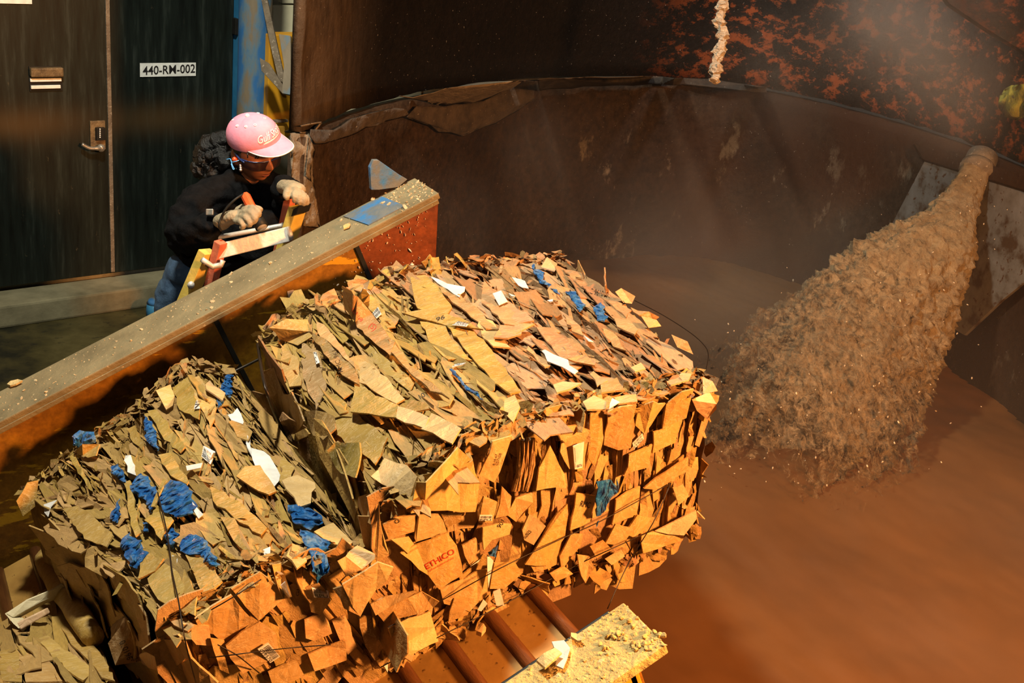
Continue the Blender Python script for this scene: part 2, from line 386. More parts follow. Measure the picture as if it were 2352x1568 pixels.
# blue pipe post with braces
post = thing('pipe_post', 'grimy blue round steel post right of the black doors', 'post', (0, 0, 0))
pc = P(584, 150, 6.15)
tube('pipe', [Vector((pc.x, pc.y, z)) for z in [0 + .12 * i for i in range(24)]], .087, MT['bluep'], post, 24)
def plate(name, px, d, th, mat, parent):
    pts = [P(x, y, d) for x, y in px]; return prism(name, pts, FWD * th, mat, parent, .003)
plate('brace', [(598, -10), (612, -10), (640, 120), (656, 190), (640, 186), (622, 110)], 5.95, .03, MT['grime'], post)
plate('brace', [(596, 132), (618, 145), (650, 196), (648, 214), (600, 162)], 5.9, .03, MT['grime'], post)
plate('bracket', [(640, 78), (668, 82), (668, 218), (647, 214), (652, 150)], 5.85, .03, MT['bluep'], post)
cab = thing('yellow_cabinet', 'yellow steel cabinet partly hidden behind the blue post', 'cabinet', (0, 0, 0))
a, b = P(606, 345, 6.25), P(720, 75, 6.25)
cw = (b - a).dot(WD) / 2; ch = 0.5 * (b.z - a.z)
cc = (a + b) / 2
box('body', cc, (WD, WN, ZUP), (cw, .05, ch), MT['yellow'], cab, .006)
MT['yellowd'] = simple('rubbed_yellow_paint', [(.3, (.28, .13, .015)), (.7, (.42, .21, .02))], 9, .6)
a, b = P(622, 330, 6.18), P(655, 290, 6.18)
box('door_panel', (a + b) / 2, (WD, WN, ZUP), ((b - a).dot(WD) / 2, .01, (b.z - a.z) / 2), MT['yellowd'], cab, .004)
a, b = P(612, 281, 6.18), P(668, 274, 6.18)
box('rail', (a + b) / 2, (WD, WN, ZUP), ((b - a).dot(WD) / 2, .012, .006), MT['grime'], cab)
tube('latch', [P(613, 277, 6.12), P(622, 276, 6.12)], .012, MT['steel'], cab)
a = P(645, 116, 6.17); lettering('letter', 'L', a, WD * .025, ZUP * .045, MT['ink'], cab)

# ------------------------------------------------------------------ pulper tub
prof = [(1.66, 4.60), (1.704, 4.725), (2.231, 5.276), (2.749, 5.625), (3.716, 6.118), (4.695, 6.198), (5.282, 5.925), (5.522, 5.17), (5.483, 4.448), (5.329, 3.872), (5.0, 3.0), (4.4, 2.2)]
curve = spline([Vector((x, y, 0)) for x, y in prof], 10)[8:]
def inward(i):
    d = (curve[min(i + 1, len(curve) - 1)] - curve[max(i - 1, 0)]).normalized(); return Vector((d.y, -d.x, 0))
def tubwall(name, z0, z1, nzr, off, th, mat, amp):
    bm = bmesh.new(); rows = []
    for r in range(nzr + 1):
        z = z0 + (z1 - z0) * r / nzr; row = []
        for i, c in enumerate(curve):
            n = inward(i); p = c + n * off + ZUP * z
            k = nz(p, 1.7) * amp + nz(p, 7, 2) * amp * .4
            e = nz(p, 9, 5) * .014 if r in (0, nzr) else 0
            row.append(bm.verts.new(p + n * k + ZUP * e))
        rows.append(row)
    back = [[bm.verts.new(c - inward(i) * th + ZUP * z) for i, c in enumerate(curve)] for z in (z0, z1)]
    L = len(curve)
    for a, b in zip(rows, rows[1:]):
        for i in range(L - 1): bm.faces.new((a[i], a[i + 1], b[i + 1], b[i]))
    for a, b in ((rows[0], back[0]), (rows[-1], back[1]), (back[0], back[1])):
        for i in range(L - 1): bm.faces.new((a[i], b[i], b[i + 1], a[i + 1]))
    for i in (0, L - 1):
        bm.faces.new([r[i] for r in rows] + [back[1][i], back[0][i]])
    fix(bm); return bobj(name, bm, mat, None, True)
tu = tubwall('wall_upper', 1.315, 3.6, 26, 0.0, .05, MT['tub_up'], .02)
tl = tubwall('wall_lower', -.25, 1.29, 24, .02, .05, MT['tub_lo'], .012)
tu['kind'] = 'structure'; tl['kind'] = 'structure'
WB = {}
for o in (tu, tl):
    WB[o.name] = BVHTree.FromPolygons([v.co.copy() for v in o.data.vertices], [tuple(p.vertices) for p in o.data.polygons])
def onwall(px, lift=0.0):
    d = ray(px).normalized(); best = None
    for t in WB.values():
        h = t.ray_cast(CAM, d)
        if h[0] is not None and (best is None or h[3] < best): best = h[3]
    if best is None: best = 6.0
    return CAM + d * (best - lift)
def crust(name, px, mat, th=.03, label=None, cat='crust', jag=.012, lift=.05, kindc=None, parent=None):
    """rough slab lying on the tub wall; outline given where it sits in the photo"""
    pts = []
    for i, p in enumerate(px):
        q = px[(i + 1) % len(px)]
        n = max(1, int(math.hypot(q[0] - p[0], q[1] - p[1]) / 22))
        for k in range(n):
            x = p[0] + (q[0] - p[0]) * k / n; y = p[1] + (q[1] - p[1]) * k / n
            v = onwall((x, y), lift); pts.append(v + Vector((nz(v, 12, 1), nz(v, 12, 2), nz(v, 12, 3))) * jag * 1.6)
    bm = bmesh.new(); a = [bm.verts.new(p) for p in pts]; f = bm.faces.new(a)
    r = bmesh.ops.triangulate(bm, faces=[f]); bmesh.ops.subdivide_edges(bm, edges=bm.edges[:], cuts=3, use_grid_fill=True)
    bmesh.ops.subdivide_edges(bm, edges=[e for e in bm.edges if e.calc_length() > .03], cuts=1, use_grid_fill=True)
    for v in bm.verts: v.co += (CAM - v.co).normalized() * (nz(v.co, 14, 4) * th * .6 + nz(v.co, 40, 6) * th * .35)
    ex = bmesh.ops.extrude_face_region(bm, geom=bm.faces[:])
    for v in [g for g in ex['geom'] if isinstance(g, bmesh.types.BMVert)]: v.co += FWD * th
    fix(bm); o = bobj(name, bm, mat, parent, True)
    if label: tag(o, label, cat)
    return o
crust('pulp_crust', [(672, 300), (708, 298), (714, 345), (708, 400), (718, 450), (724, 512), (702, 524), (690, 480), (680, 440), (668, 415), (671, 350)], MT['tan_crust'], .07, 'thick tan crust down the torn left edge of the tub wall', jag=.02)
crust('crust_flake', [(650, 300), (690, 284), (735, 278), (720, 296), (690, 300), (664, 304)], MT['tan_crust'], .03, 'pointed tan flake jutting left from the torn wall edge')
crust('crust_patch', [(920, 222), (1000, 208), (1100, 190), (1203, 180), (1170, 205), (1120, 222), (1080, 238), (1020, 240)], MT['tan_crust'], .02, 'pale tan patch of bare crust along the wall seam')
crust('lining_flake', [(930, 272), (960, 270), (1010, 300), (1060, 312), (1100, 298), (1140, 280), (1190, 250), (1224, 226), (1228, 185), (1205, 182), (1160, 212), (1110, 234), (1020, 246), (960, 244)], MT['dark_crust'], .03, 'dark speckled lining flake sagging below the pale patch', lift=.08)
crust('lining_lip', [(710, 296), (760, 292), (850, 258), (930, 244), (935, 262), (860, 282), (770, 318), (720, 332), (712, 315)], MT['dark_crust'], .04, 'dark broken lip of lining at the left end of the seam', lift=.07)
crust('lining_strip', [(1240, 206), (1340, 198), (1500, 192), (1640, 196), (1760, 212), (1760, 200), (1640, 182), (1500, 176), (1330, 178), (1236, 182)], MT['dark_crust'], .02, 'thin dark strip of lining under the far seam', lift=.05, jag=.006)
crust('foam_lump', [(2304, 215), (2320, 196), (2350, 192), (2380, 205), (2385, 250), (2350, 272), (2325, 262), (2308, 240)], simple('yellow_foam', [(.3, (.14, .12, .008)), (.7, (.30, .27, .02))], 25, .9, bmp=.8, fine=(26, .6, .66, (.05, .04, .01))), .08, 'yellow-green foam lump on the wall at the right edge', 'foam', jag=.01, lift=.12)
# splash plate below the nozzle
sp_px = [(2126, 364), (2352, 432), (2420, 470), (2400, 610), (2300, 690), (2215, 770), (2090, 700), (1975, 655)]
pl = thing('splash_plate', 'grey splashed steel plate behind the pouring pulp', 'plate', (0, 0, 0))
c0, c1, c2 = onwall((2126, 364), .10), onwall((2352, 432), .10), onwall((1985, 640), .10)
npl = (c1 - c0).cross(c2 - c0).normalized()
prism('panel', [onplane(p, c0, npl) for p in sp_px], -npl * .02 if npl.dot(CAM - c0) > 0 else npl * .02, MT['plate'], pl, .004)
prism('top_flange', [onplane(p, c0, npl) + (CAM - c0).normalized() * .03 for p in [(2100, 330), (2352, 400), (2420, 425), (2420, 480), (2352, 436), (2122, 366)]], FWD * .03, MT['tub_lo'], pl, .004)
# hood plate at upper right
hp = [P(x, y, 5.3) for x, y in [(2148, -40), (2180, 8), (2260, 62), (2360, 124), (2440, 160), (2440, -60)]]
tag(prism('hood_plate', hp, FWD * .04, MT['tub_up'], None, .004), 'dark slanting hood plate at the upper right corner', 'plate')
# crusted hanging rope
rp = [P(x, y, 5.4) for x, y in [(1664, -60), (1662, 0), (1655, 25), (1652, 55), (1660, 75), (1655, 110), (1646, 140), (1644, 170), (1641, 190)]]
bm = bmesh.new(); sp = spline(rp, 10); rr = [.022 + .006 * math.sin(i * .5) + .004 * rnd.random() for i in range(len(sp))]; rr[-1] = .008
tube_bm(bm, sp, rr, 14)
for v in bm.verts: v.co += Vector((nz(v.co, 60), nz(v.co, 60, 1), nz(v.co, 30, 2))) * .016
fix(bm)
tag(bobj('hanging_rope', bm, MT['rope'], None, False), 'pale pulp-crusted rope end hanging before the dark wall', 'rope')

# slurry surface
loop_in = [c + inward(i) * .0 for i, c in enumerate(curve)] + [Vector((2.6, .9, 0)), Vector((1.5, 1.0, 0)), Vector((1.46, 3.5, 0))]
def inside(p):
    r_ = False; n = len(loop_in)
    for i in range(n):
        a, b = loop_in[i], loop_in[i - 1]
        if (a.y > p.y) != (b.y > p.y) and p.x < (b.x - a.x) * (p.y - a.y) / (b.y - a.y) + a.x: r_ = not r_
    return r_
ZL = .1
bm = bmesh.new(); G = 150; x0, x1, y0, y1 = 1.5, 5.6, .3, 6.3
vv = [[bm.verts.new((x0 + (x1 - x0) * i / G, y0 + (y1 - y0) * j / G, ZL + .02 * nz((x0 + (x1 - x0) * i / G * 1.0, (y0 + (y1 - y0) * j / G), 0), 2.2) + .008 * nz((i, j, 0), .35, 3))) for i in range(G + 1)] for j in range(G + 1)]
for j in range(G):
    for i in range(G):
        q = (vv[j][i], vv[j][i + 1], vv[j + 1][i + 1], vv[j + 1][i])
        if all(inside(v.co) for v in q): bm.faces.new(q)
bmesh.ops.delete(bm, geom=[v for v in bm.verts if not v.link_faces], context='VERTS')
tag(bobj('pulp_slurry', bm, MT['slurry'], None, True), 'brown pulp slurry filling the tub under the haze', 'slurry', kind='stuff')

# falling stock from the nozzle
def jetmat():
    mt, t, b = nt('frothy_pulp'); v = coord(t)
    c = ramp(t, noi(t, v, 16, 8, .75, .8), [(.3, (.17, .11, .055)), (.5, (.36, .26, .145)), (.72, (.54, .42, .26))])
    t.links.new(c, b.inputs['Base Color']); b.inputs['Roughness'].default_value = .45
    a = N(t, 'ShaderNodeVertexColor', layer_name='along'); sx = t.nodes.new('ShaderNodeSeparateColor'); t.links.new(a.outputs[0], sx.inputs[0])
    nn = noi(t, coord(t, (1, 1, .7)), 17, 10, .8, 1.0)
    s = N(t, 'ShaderNodeMath', operation='SUBTRACT'); t.links.new(nn, s.inputs[0]); t.links.new(sx.outputs[0], s.inputs[1])
    al = N(t, 'ShaderNodeMapRange'); al.inputs[1].default_value = -.02; al.inputs[2].default_value = .16; t.links.new(s.outputs[0], al.inputs[0])
    t.links.new(al.outputs[0], b.inputs['Alpha'])
    bump(t, b, noi(t, v, 40, 8, .75), .9, .03); return mt
MT['jet'] = jetmat()
jet = thing('pulp_stream', 'tan frothy pulp stream pouring from the nozzle', 'stream', (0, 0, 0))
jp = [P(2242, 392, 6.42), P(2205, 470, 6.3), P(2160, 560, 6.15), P(2080, 660, 6.0), P(2000, 760, 5.85), P(1930, 860, 5.65), P(1850, 980, 5.45), P(1740, 1110, 5.2)]
jw = [.072, .095, .19, .29, .36, .43, .50, .56]
jp = [CAM + (p - CAM) * .965 for p in jp]
js = spline(jp, 24)
def lerp_list(l, t):
    x = t * (len(l) - 1); i = min(int(x), len(l) - 2); return l[i] + (l[i + 1] - l[i]) * (x - i)
def shell(name, k, scale, thr):
    bm = bmesh.new(); cl = bm.loops.layers.float_color.new('along'); n = 120; rings = []
    for i, p in enumerate(js):
        t = i / (len(js) - 1); d = (js[min(i + 1, len(js) - 1)] - js[max(i - 1, 0)]).normalized()
        s = d.cross(FWD).normalized(); u = s.cross(d).normalized(); w = lerp_list(jw, t) * scale; ring = []
        for q in range(n):
            a = 2 * math.pi * q / n; o = s * math.cos(a) * w + u * math.sin(a) * w * .55
            g = p + o; am = min(.10, .014 + w * .24)
            r = 1 + (nz(g, 5, k) * .55 + nz(g, 16, k + 1) * .45 + nz(g, 38, k + 2) * .40 + nz(g, 85, k + 3) * .28) * am / max(w, .02) * (.4 if t < .08 else 1)
            ring.append(bm.verts.new(p + o * r))
        rings.append((t, ring))
    for (t0, a), (t1, b) in zip(rings, rings[1:]):
        for q in range(n):
            f = bm.faces.new((a[q], a[(q + 1) % n], b[(q + 1) % n], b[q])); f.smooth = True
            for lo, tt in zip(f.loops, (t0, t0, t1, t1)):
                val = thr[0] + (thr[1] - thr[0]) * tt ** 1.3; lo[cl] = (val, val, val, 1)
    return bobj(name, bm, MT['jet'], jet)
shell('froth', 1, 1.05, (.18, .625)); shell('froth', 11, .85, (.06, .59)); shell('froth', 23, .58, (-.2, .55))
bm = bmesh.new()
for i in range(700):
    t = rnd.random() ** .8; p = lerp_list(js, t); w = lerp_list(jw, t) * 1.15
    q = p + RIGHT * rnd.gauss(0, .55) * w * .9 + UP * rnd.gauss(0, .36) * w + FWD * rnd.gauss(0, .3) * w
    r = rnd.uniform(.0015, .0048)
    bmesh.ops.create_icosphere(bm, subdivisions=1, radius=r, matrix=Matrix.Translation(q) @ Matrix.Rotation(rnd.random() * 6, 4, 'X') @ Matrix.Diagonal((1, 1.6, .8, 1)))
MT['drop'] = plain('pulp_droplet', (.55, .45, .32), .35)
o = bobj('droplets', bm, MT['drop'], jet); o['kind'] = 'stuff'
ax = (js[3] - js[0]).normalized()
nzl = thing('feed_nozzle', 'short rusty pipe mouth feeding the pulp stream', 'pipe', (0, 0, 0))
tube('pipe', [js[0] - ax * .11, js[0] + ax * .012], .082, MT['grime'], nzl, 24)
tube('collar', [js[0] - ax * .03, js[0] + ax * .008], .090, MT['grime'], nzl, 24)

# ================================================================== CONVEYOR
IN = R(25.5); TI = math.tan(IN); SX = Vector((math.cos(IN), 0, math.sin(IN))); SN = Vector((-math.sin(IN), 0, math.cos(IN)))
TOP0 = Vector((1.74, 0, 1.38))                # guard top edge point
def gt(x, y, dn=0.0): return Vector((x, y, TOP0.z + (x - TOP0.x) * TI)) - SN * dn
CONV = .45
conv = thing('apron_conveyor', 'rust-brown ribbed apron conveyor climbing to the tub', 'conveyor', (0, 0, 0))
pitch = (1.409 - 1.298) / math.cos(IN) * 1.02
xr = 1.415                                    # last rib
pan_me = rib_me = None
for i in range(17):
    x = xr - i * pitch * math.cos(IN)
    c = Vector((x, 0, TOP0.z - CONV / math.cos(IN) + (x - TOP0.x) * TI))
    if pan_me is None:
        bm = bmesh.new(); boxf(bm, Vector((-pitch * .5, 2.45, -.008)), (AX[0], AX[1], AX[2]), (pitch * .49, 1.0, .008), .003); fix(bm)
        pan_me = bpy.data.meshes.new('pan'); bm.to_mesh(pan_me); bm.free(); pan_me.materials.append(MT['slat'])
        bm = bmesh.new(); n = 10; rad = .019; pr = [(rad * math.cos(math.pi * k / n), rad * .95 * math.sin(math.pi * k / n)) for k in range(n + 1)]
        a = [bm.verts.new((p, 1.5, q)) for p, q in pr]; b = [bm.verts.new((p, 3.45, q)) for p, q in pr]
        for k in range(n): bm.faces.new((a[k], a[k + 1], b[k + 1], b[k]))
        bm.faces.new(a); bm.faces.new(b[::-1]); bm.faces.new((a[0], b[0], b[-1], a[-1])); fix(bm)
        rib_me = bpy.data.meshes.new('rib'); bm.to_mesh(rib_me); bm.free(); rib_me.materials.append(MT['rib'])
        for p in rib_me.polygons: p.use_smooth = len(p.vertices) == 4
    mw = Matrix((SX, AX[1], SN)).transposed().to_4x4(); mw.translation = c
    p = link("pan", pan_me, None, conv); p.matrix_basis = mw
    r = link('rib', rib_me, None, p); r.matrix_local = Matrix.Identity(4)
tube('head_shaft', [Vector((xr - .02, y, TOP0.z - CONV / math.cos(IN) + (xr - TOP0.x) * TI - .12)) for y in (1.5, 3.46)], .085, MT['rib'], conv, 24)

def guard_strip(name, y0, y1, xa, xb, dn0, dn1, mat, parent, bev=.003, vert_end=False):
    """box following the slope between x=xa..xb (along slope), y0..y1, dn0..dn1 below the top plane"""
    if vert_end:
        p = [gt(xa, y0, dn0), gt(xb, y0, dn0), gt(xb, y0, dn0) - ZUP * (dn1 - dn0) / math.cos(IN) * .98 + Vector((.03, 0, 0)), gt(xa, y0, dn1)]
    else:
        p = [gt(xa, y0, dn0), gt(xb, y0, dn0), gt(xb, y0, dn1), gt(xa, y0, dn1)]
    return prism(name, p, Vector((0, y1 - y0, 0)), mat, parent, bev)
g1 = thing('side_guard', 'long far conveyor guard with dusty top, woman leaning behind it', 'guard', (0, 0, 0))
XE = 1.742
guard_strip('top_plate', 3.475, 3.675, -.6, XE, 0, .022, MT['gtop'], g1, .004)
guard_strip('edge_lip', 3.472, 3.486, -.6, XE - .01, .020, .036, MT['gtop'], g1, .002)
xs1 = py_((481, 716), 3.49).x; xs2 = py_((806, 546), 3.49).x
guard_strip('side_panel', 3.49, 3.51, -.6, xs1, .024, .62, MT['gside'], g1, .003)
guard_strip('side_panel', 3.49, 3.51, xs1 + .006, xs2, .024, .62, MT['gside'], g1, .003)
o = guard_strip('side_panel', 3.488, 3.51, xs2 + .006, XE - .002, .024, .62, MT['gred'], g1, .003, True); o['label'] = 'rust-red end panel'
for xs in (xs1, xs2): guard_strip('weld_seam', 3.480, 3.492, xs - .005, xs + .010, .03, .60, MT['blk'], g1, .002)
guard_strip('outer_panel', 3.64, 3.66, -.6, XE - .4, .024, .62, MT['gside'], g1, .003)
# blue gusset at the far end
gy = 3.66
MT['gus'] = simple('blue_gusset_paint', [(.38, (.02, .13, .32)), (.5, (.085, .105, .12)), (.7, (.15, .135, .105))], 9, .7, bmp=.3)
q = [py_((853, 436), gy), py_((850, 385), gy), py_((858, 368), gy), py_((870, 368), gy), py_((920, 403), gy), py_((936, 412), gy), py_((915, 430), gy), py_((870, 436), gy)]
prism('gusset', q, (0, .02, 0), MT['gus'], g1, .002)
q = [gt(XE - .24, 3.50, -.004), gt(XE - .11, 3.50, -.004), gt(XE - .13, 3.655, -.004), gt(XE - .27, 3.655, -.004)]
o = prism('paint_patch', q, -SN * .004, MT['gus'], g1); 
# crusts on the guard end and grit on the top
def grit(name, n, place, r0, r1, mat, parent, seed=1):
    rr = random.Random(seed); bm = bmesh.new()
    for i in range(n):
        c, nrm = place(rr); r = rr.uniform(r0, r1) * (2.2 if rr.random() < .06 else 1)
        mx = Matrix.Translation(c) @ Matrix.Rotation(rr.random() * 6.28, 4, nrm) @ Matrix.Diagonal((rr.uniform(.7, 1.8), rr.uniform(.6, 1.2), rr.uniform(.3, .7), 1))
        bmesh.ops.create_icosphere(bm, subdivisions=1, radius=r, matrix=mx)
    for v in bm.verts: v.co += Vector((nz(v.co, 150), nz(v.co, 150, 1), nz(v.co, 150, 2))) * r1 * .5
    o = bobj(name, bm, mat, parent); o['kind'] = 'stuff'; return o
MT['grit'] = simple('pale_grit', [(.3, (.26, .20, .11)), (.7, (.46, .37, .22))], 60, .95)
MT['gritw'] = simple('cream_pulp_spatter', [(.3, (.46, .34, .23)), (.7, (.68, .54, .40))], 60, .95)
grit('grit', 380, lambda r: (gt(r.uniform(-.1, XE), r.uniform(3.485, 3.665), 0), SN), .0012, .0042, MT['grit'], g1, 3)
def spat(r):
    t = r.random() ** 1.6
    x = XE - .035 - r.random() ** 1.3 * .34; return (gt(x, 3.484) - ZUP * (.024 + .3 * t ** 2.2), AX[1])
grit('pulp_spatter', 220, spat, .0010, .0042, MT['gritw'], g1, 4)
grit('pulp_crumbs', 120, lambda r: (gt(XE - r.random() * .16, r.uniform(3.48, 3.67), -.001), SN), .0015, .0055, MT['grit'], g1, 5)
# near guard
g2 = thing('side_guard', 'short yellow-lit near guard end caked with pulp crumbs, lower right', 'guard', (0, 0, 0))
XN = 1.222; YN0, YN1 = 1.350, 1.492
guard_strip('top_plate', YN0, YN1, -.2, XN, 0, .024, MT['ntop'], g2, .004)
guard_strip('edge_strip', YN1 - .002, YN1 + .004, -.2, XN - .03, .000, .03, MT['blk'], g2, .002)
guard_strip('side_panel', YN1 - .03, YN1 - .012, -.2, XN - .02, .024, .55, MT['gside'], g2)
guard_strip('outer_panel', YN0 + .02, YN0 + .04, -.2, XN - .06, .024, .55, MT['yellow'], g2)
guard_strip('end_cap', YN0 + .02, YN1 - .012, XN - .075, XN - .055, .024, .5, MT['yellow'], g2)
grit('pulp_crumbs', 420, lambda r: (gt(XN - r.random() ** 1.2 * .34, r.uniform(YN0, YN1), 0), SN), .0008, .0032, MT['ntop'], g2, 6)
def lump(name, px, n, parent, seed):
    bm = bmesh.new(); rr = random.Random(seed); base = onplane(px, gt(1.0, 1.4), SN)
    for i in range(n):
        c = base + SX * rr.gauss(0, .014) + AX[1] * rr.gauss(0, .008) + SN * .001
        bmesh.ops.create_icosphere(bm, subdivisions=2, radius=rr.uniform(.0025, .0065), matrix=Matrix.Translation(c))
    for v in bm.verts: v.co += Vector((nz(v.co, 90), nz(v.co, 90, 1), nz(v.co, 90, 2))) * .004
    return bobj(name, bm, MT['ntop'], parent)
for i, p in enumerate([(1415, 1465), (1385, 1485), (1470, 1475), (1440, 1440), (1455, 1490), (1500, 1470)]): lump('pulp_lump', p, 7, g2, i)

# ================================================================== CARDBOARD BALES
KRAFT = [(.40, .245, .085), (.44, .27, .10), (.36, .215, .075), (.47, .30, .125), (.33, .19, .07), (.42, .26, .085), (.38, .25, .075)]
OLIVE = [(.37, .235, .060), (.34, .215, .053), (.41, .265, .075), (.30, .185, .045)]
LIT_BROWN = [(.36, .205, .095), (.40, .235, .115), (.32, .175, .075), (.43, .26, .135), (.28, .15, .065)]  # right half of the big bale: its warmer light put into the sheet colour
def jig(c, r=rnd, a=.10):
    k = 1 + r.uniform(-a, a); return (min(1, c[0] * k), min(1, c[1] * k * (1 + r.uniform(-.04, .04))), min(1, c[2] * k * (1 + r.uniform(-.15, .15))), 1)
def flap_mesh(seed, la=1.0, lb=1.0, nx=4, ny=3):
    """irregular torn sheet, unit size (a along x, b along y), thickness 4 % of width, with a crease"""
    r = random.Random(seed); bm = bmesh.new(); g = []
    crease = r.uniform(-.35, .35); ang = r.uniform(-.8, .8); curl = r.uniform(-.25, .25); skew = r.uniform(-.25, .25)
    for i in range(nx + 1):
        row = []
        for j in range(ny + 1):
            x = -.5 + i / nx; y = -.5 + j / ny
            if i in (0, nx): x += r.uniform(-.07, .07)
            if j in (0, ny): y += r.uniform(-.07, .07)
            if 0 < i < nx: x += r.uniform(-.04, .04)
            if (i in (0, nx)) and (j in (0, ny)) and r.random() < .3: x *= .88; y *= .7
            z = curl * (y * y) * .5 + max(0, x - crease) * ang * .22 + r.uniform(-.035, .035)
            row.append(Vector((x, y + skew * x * .3, z)))
        g.append(row)
    a = [[bm.verts.new(v) for v in row] for row in g]; b = [[bm.verts.new(v - Vector((0, 0, .035))) for v in row] for row in g]
    for i in range(nx):
        for j in range(ny):
            bm.faces.new((a[i][j], a[i + 1][j], a[i + 1][j + 1], a[i][j + 1])); bm.faces.new((b[i][j], b[i][j + 1], b[i + 1][j + 1], b[i + 1][j]))
    bd = [(i, 0) for i in range(nx)] + [(nx, j) for j in range(ny)] + [(i, ny) for i in range(nx, 0, -1)] + [(0, j) for j in range(ny, 0, -1)]
    for k in range(len(bd)):
        p, q = bd[k], bd[(k + 1) % len(bd)]
        bm.faces.new((a[p[0]][p[1]], b[p[0]][p[1]], b[q[0]][q[1]], a[q[0]][q[1]]))
    fix(bm); me = bpy.data.meshes.new('cardboard_sheet'); bm.to_mesh(me); bm.free(); me.materials.append(MT['card']); return me
FLAPS = [flap_mesh(100 + i) for i in range(48)]
def pl3(pts, u):
    x = u * (len(pts) - 1); i = max(0, min(int(x), len(pts) - 2)); return pts[i].lerp(pts[i + 1], x - i)
class Bale:
    def __init__(s, name, label, FT, FB, BT, yf, yb, pal, seed, hfix=None, group=None):
        s.r = random.Random(seed); s.pal = pal
        s.FT = [py_(p, yf) for p in FT]; s.FB = [py_(p, yf) for p in FB]; s.BT = [py_(p, yb) for p in BT]
        s.root = thing(name, label, 'bale', pl3(s.FB, .5), group)
        s.trees = []
        s.hull()
    def S(s, u, v, w):
        ft, fb, bt = pl3(s.FT, u), pl3(s.FB, u), pl3(s.BT, u)
        return (fb.lerp(ft, w)).lerp(bt + (fb - ft) * (1 - w), v)
    def hull(s):
        vs, fs = [], []
        def patch(fn, n=14):
            o = len(vs)
            for i in range(n + 1):
                for j in range(n + 1): vs.append(fn(i / n, j / n))
            for i in range(n):
                for j in range(n):
                    k = o + i * (n + 1) + j; fs.append((k, k + 1, k + n + 2, k + n + 1))
        patch(lambda a, b: s.S(-.03 + a * 1.06, -.03 + b * 1.06, 1)); patch(lambda a, b: s.S(-.03 + a * 1.06, 0, -.1 + b * 1.1)); patch(lambda a, b: s.S(0, a, b)); patch(lambda a, b: s.S(1, a, b))
        s.hb = BVHTree.FromPolygons(vs, fs)
    def core(s, nl, palf=None):
        r = s.r; bm = bmesh.new(); cl = bm.loops.layers.float_color.new('sheet'); nv, nw = 18, 12
        for i in range(nl):
            u = (i + .5) / nl + r.uniform(-.4, .4) / nl; hook = r.choice((-1, -1, 1)) * r.uniform(.0, .05); hf = r.uniform(-.04, .04)
            kk = r.uniform(.5, .95); col = [x * kk for x in r.choice(palf(u) if palf else s.pal)]; k = r.random() * 50
            th = r.uniform(-.025, .03); tf = r.uniform(-.03, .02); gr = []
            for a in range(nv + 1):
                row = []
                for b in range(nw + 1):
                    v = a / nv; w = b / nw
                    dw = (th + .035 * noise.noise(Vector((v * 9, k, 1)))) if b == nw else 0
                    dv = (tf + .03 * noise.noise(Vector((w * 7, k, 4)))) if a == 0 else (.04 * noise.noise(Vector((w * 8, k, 9))) if a == nv else 0)
                    du = hook * max(0, (w - .82) / .18) ** 2 + hf * max(0, (.12 - v) / .12) ** 2 + .006 * noise.noise(Vector((v * 4, w * 3, k)))
                    p = s.S(min(1.06, max(-.06, u + du)), v + dv * .7, w + dw)
                    if p.x < 1.44: p.z = max(p.z, TOP0.z - CONV / math.cos(IN) + (p.x - TOP0.x) * TI + .022)
                    row.append(bm.verts.new(p))
                gr.append(row)
            for a in range(nv):
                for b in range(nw):
                    f = bm.faces.new((gr[a][b], gr[a + 1][b], gr[a + 1][b + 1], gr[a][b + 1]))
                    for lo in f.loops: lo[cl] = (*col, 1)
        o = bobj('pressed_layers', bm, MT['core'], s.root); o['kind'] = 'stuff'; s.reg(o); return o
    def shreds(s, face, n, ur, vr, la, lb, pal, tilt=.6, yaw=.25, hi=.016):
        r = s.r; bm = bmesh.new(); cl = bm.loops.layers.float_color.new('sheet')
        for i in range(n):
            u, v = r.uniform(*ur), r.uniform(*vr); p, a, b, nn = s.frame(face, u, v)
            m = Matrix((a, nn.cross(a), nn)).transposed() @ Matrix.Rotation(r.gauss(0, yaw), 3, 'Z') @ Matrix.Rotation(r.gauss(0, tilt), 3, 'X') @ Matrix.Rotation(r.gauss(0, .15), 3, 'Y')
            L, W = r.uniform(*la) * .5, r.uniform(*lb) * .5; k = r.uniform(-.3, .3) * W; p = p + nn * r.uniform(.0, hi)
            q = [(-L, -W * r.uniform(.3, 1), 0), (0, -W, k), (L, -W * r.uniform(.2, 1), 0), (L * r.uniform(.8, 1.1), W * r.uniform(.2, 1), 0), (0, W * r.uniform(.7, 1), -k), (-L * r.uniform(.8, 1.1), W * r.uniform(.3, 1), 0)]
            vs = [bm.verts.new(p + m @ Vector(t)) for t in q]; kk = r.uniform(.6, 1.1); c = jig([x * kk for x in r.choice(pal(u))], r)
            for f in (bm.faces.new((vs[0], vs[1], vs[4], vs[5])), bm.faces.new((vs[1], vs[2], vs[3], vs[4]))):
                for lo in f.loops: lo[cl] = c
        o = bobj('torn_shreds', bm, MT['core'], s.root); o['kind'] = 'stuff'; return o
    def reg(s, o):
        mw = o.matrix_parent_inverse.copy() if False else None
        me = o.data; s.trees.append((o, None))
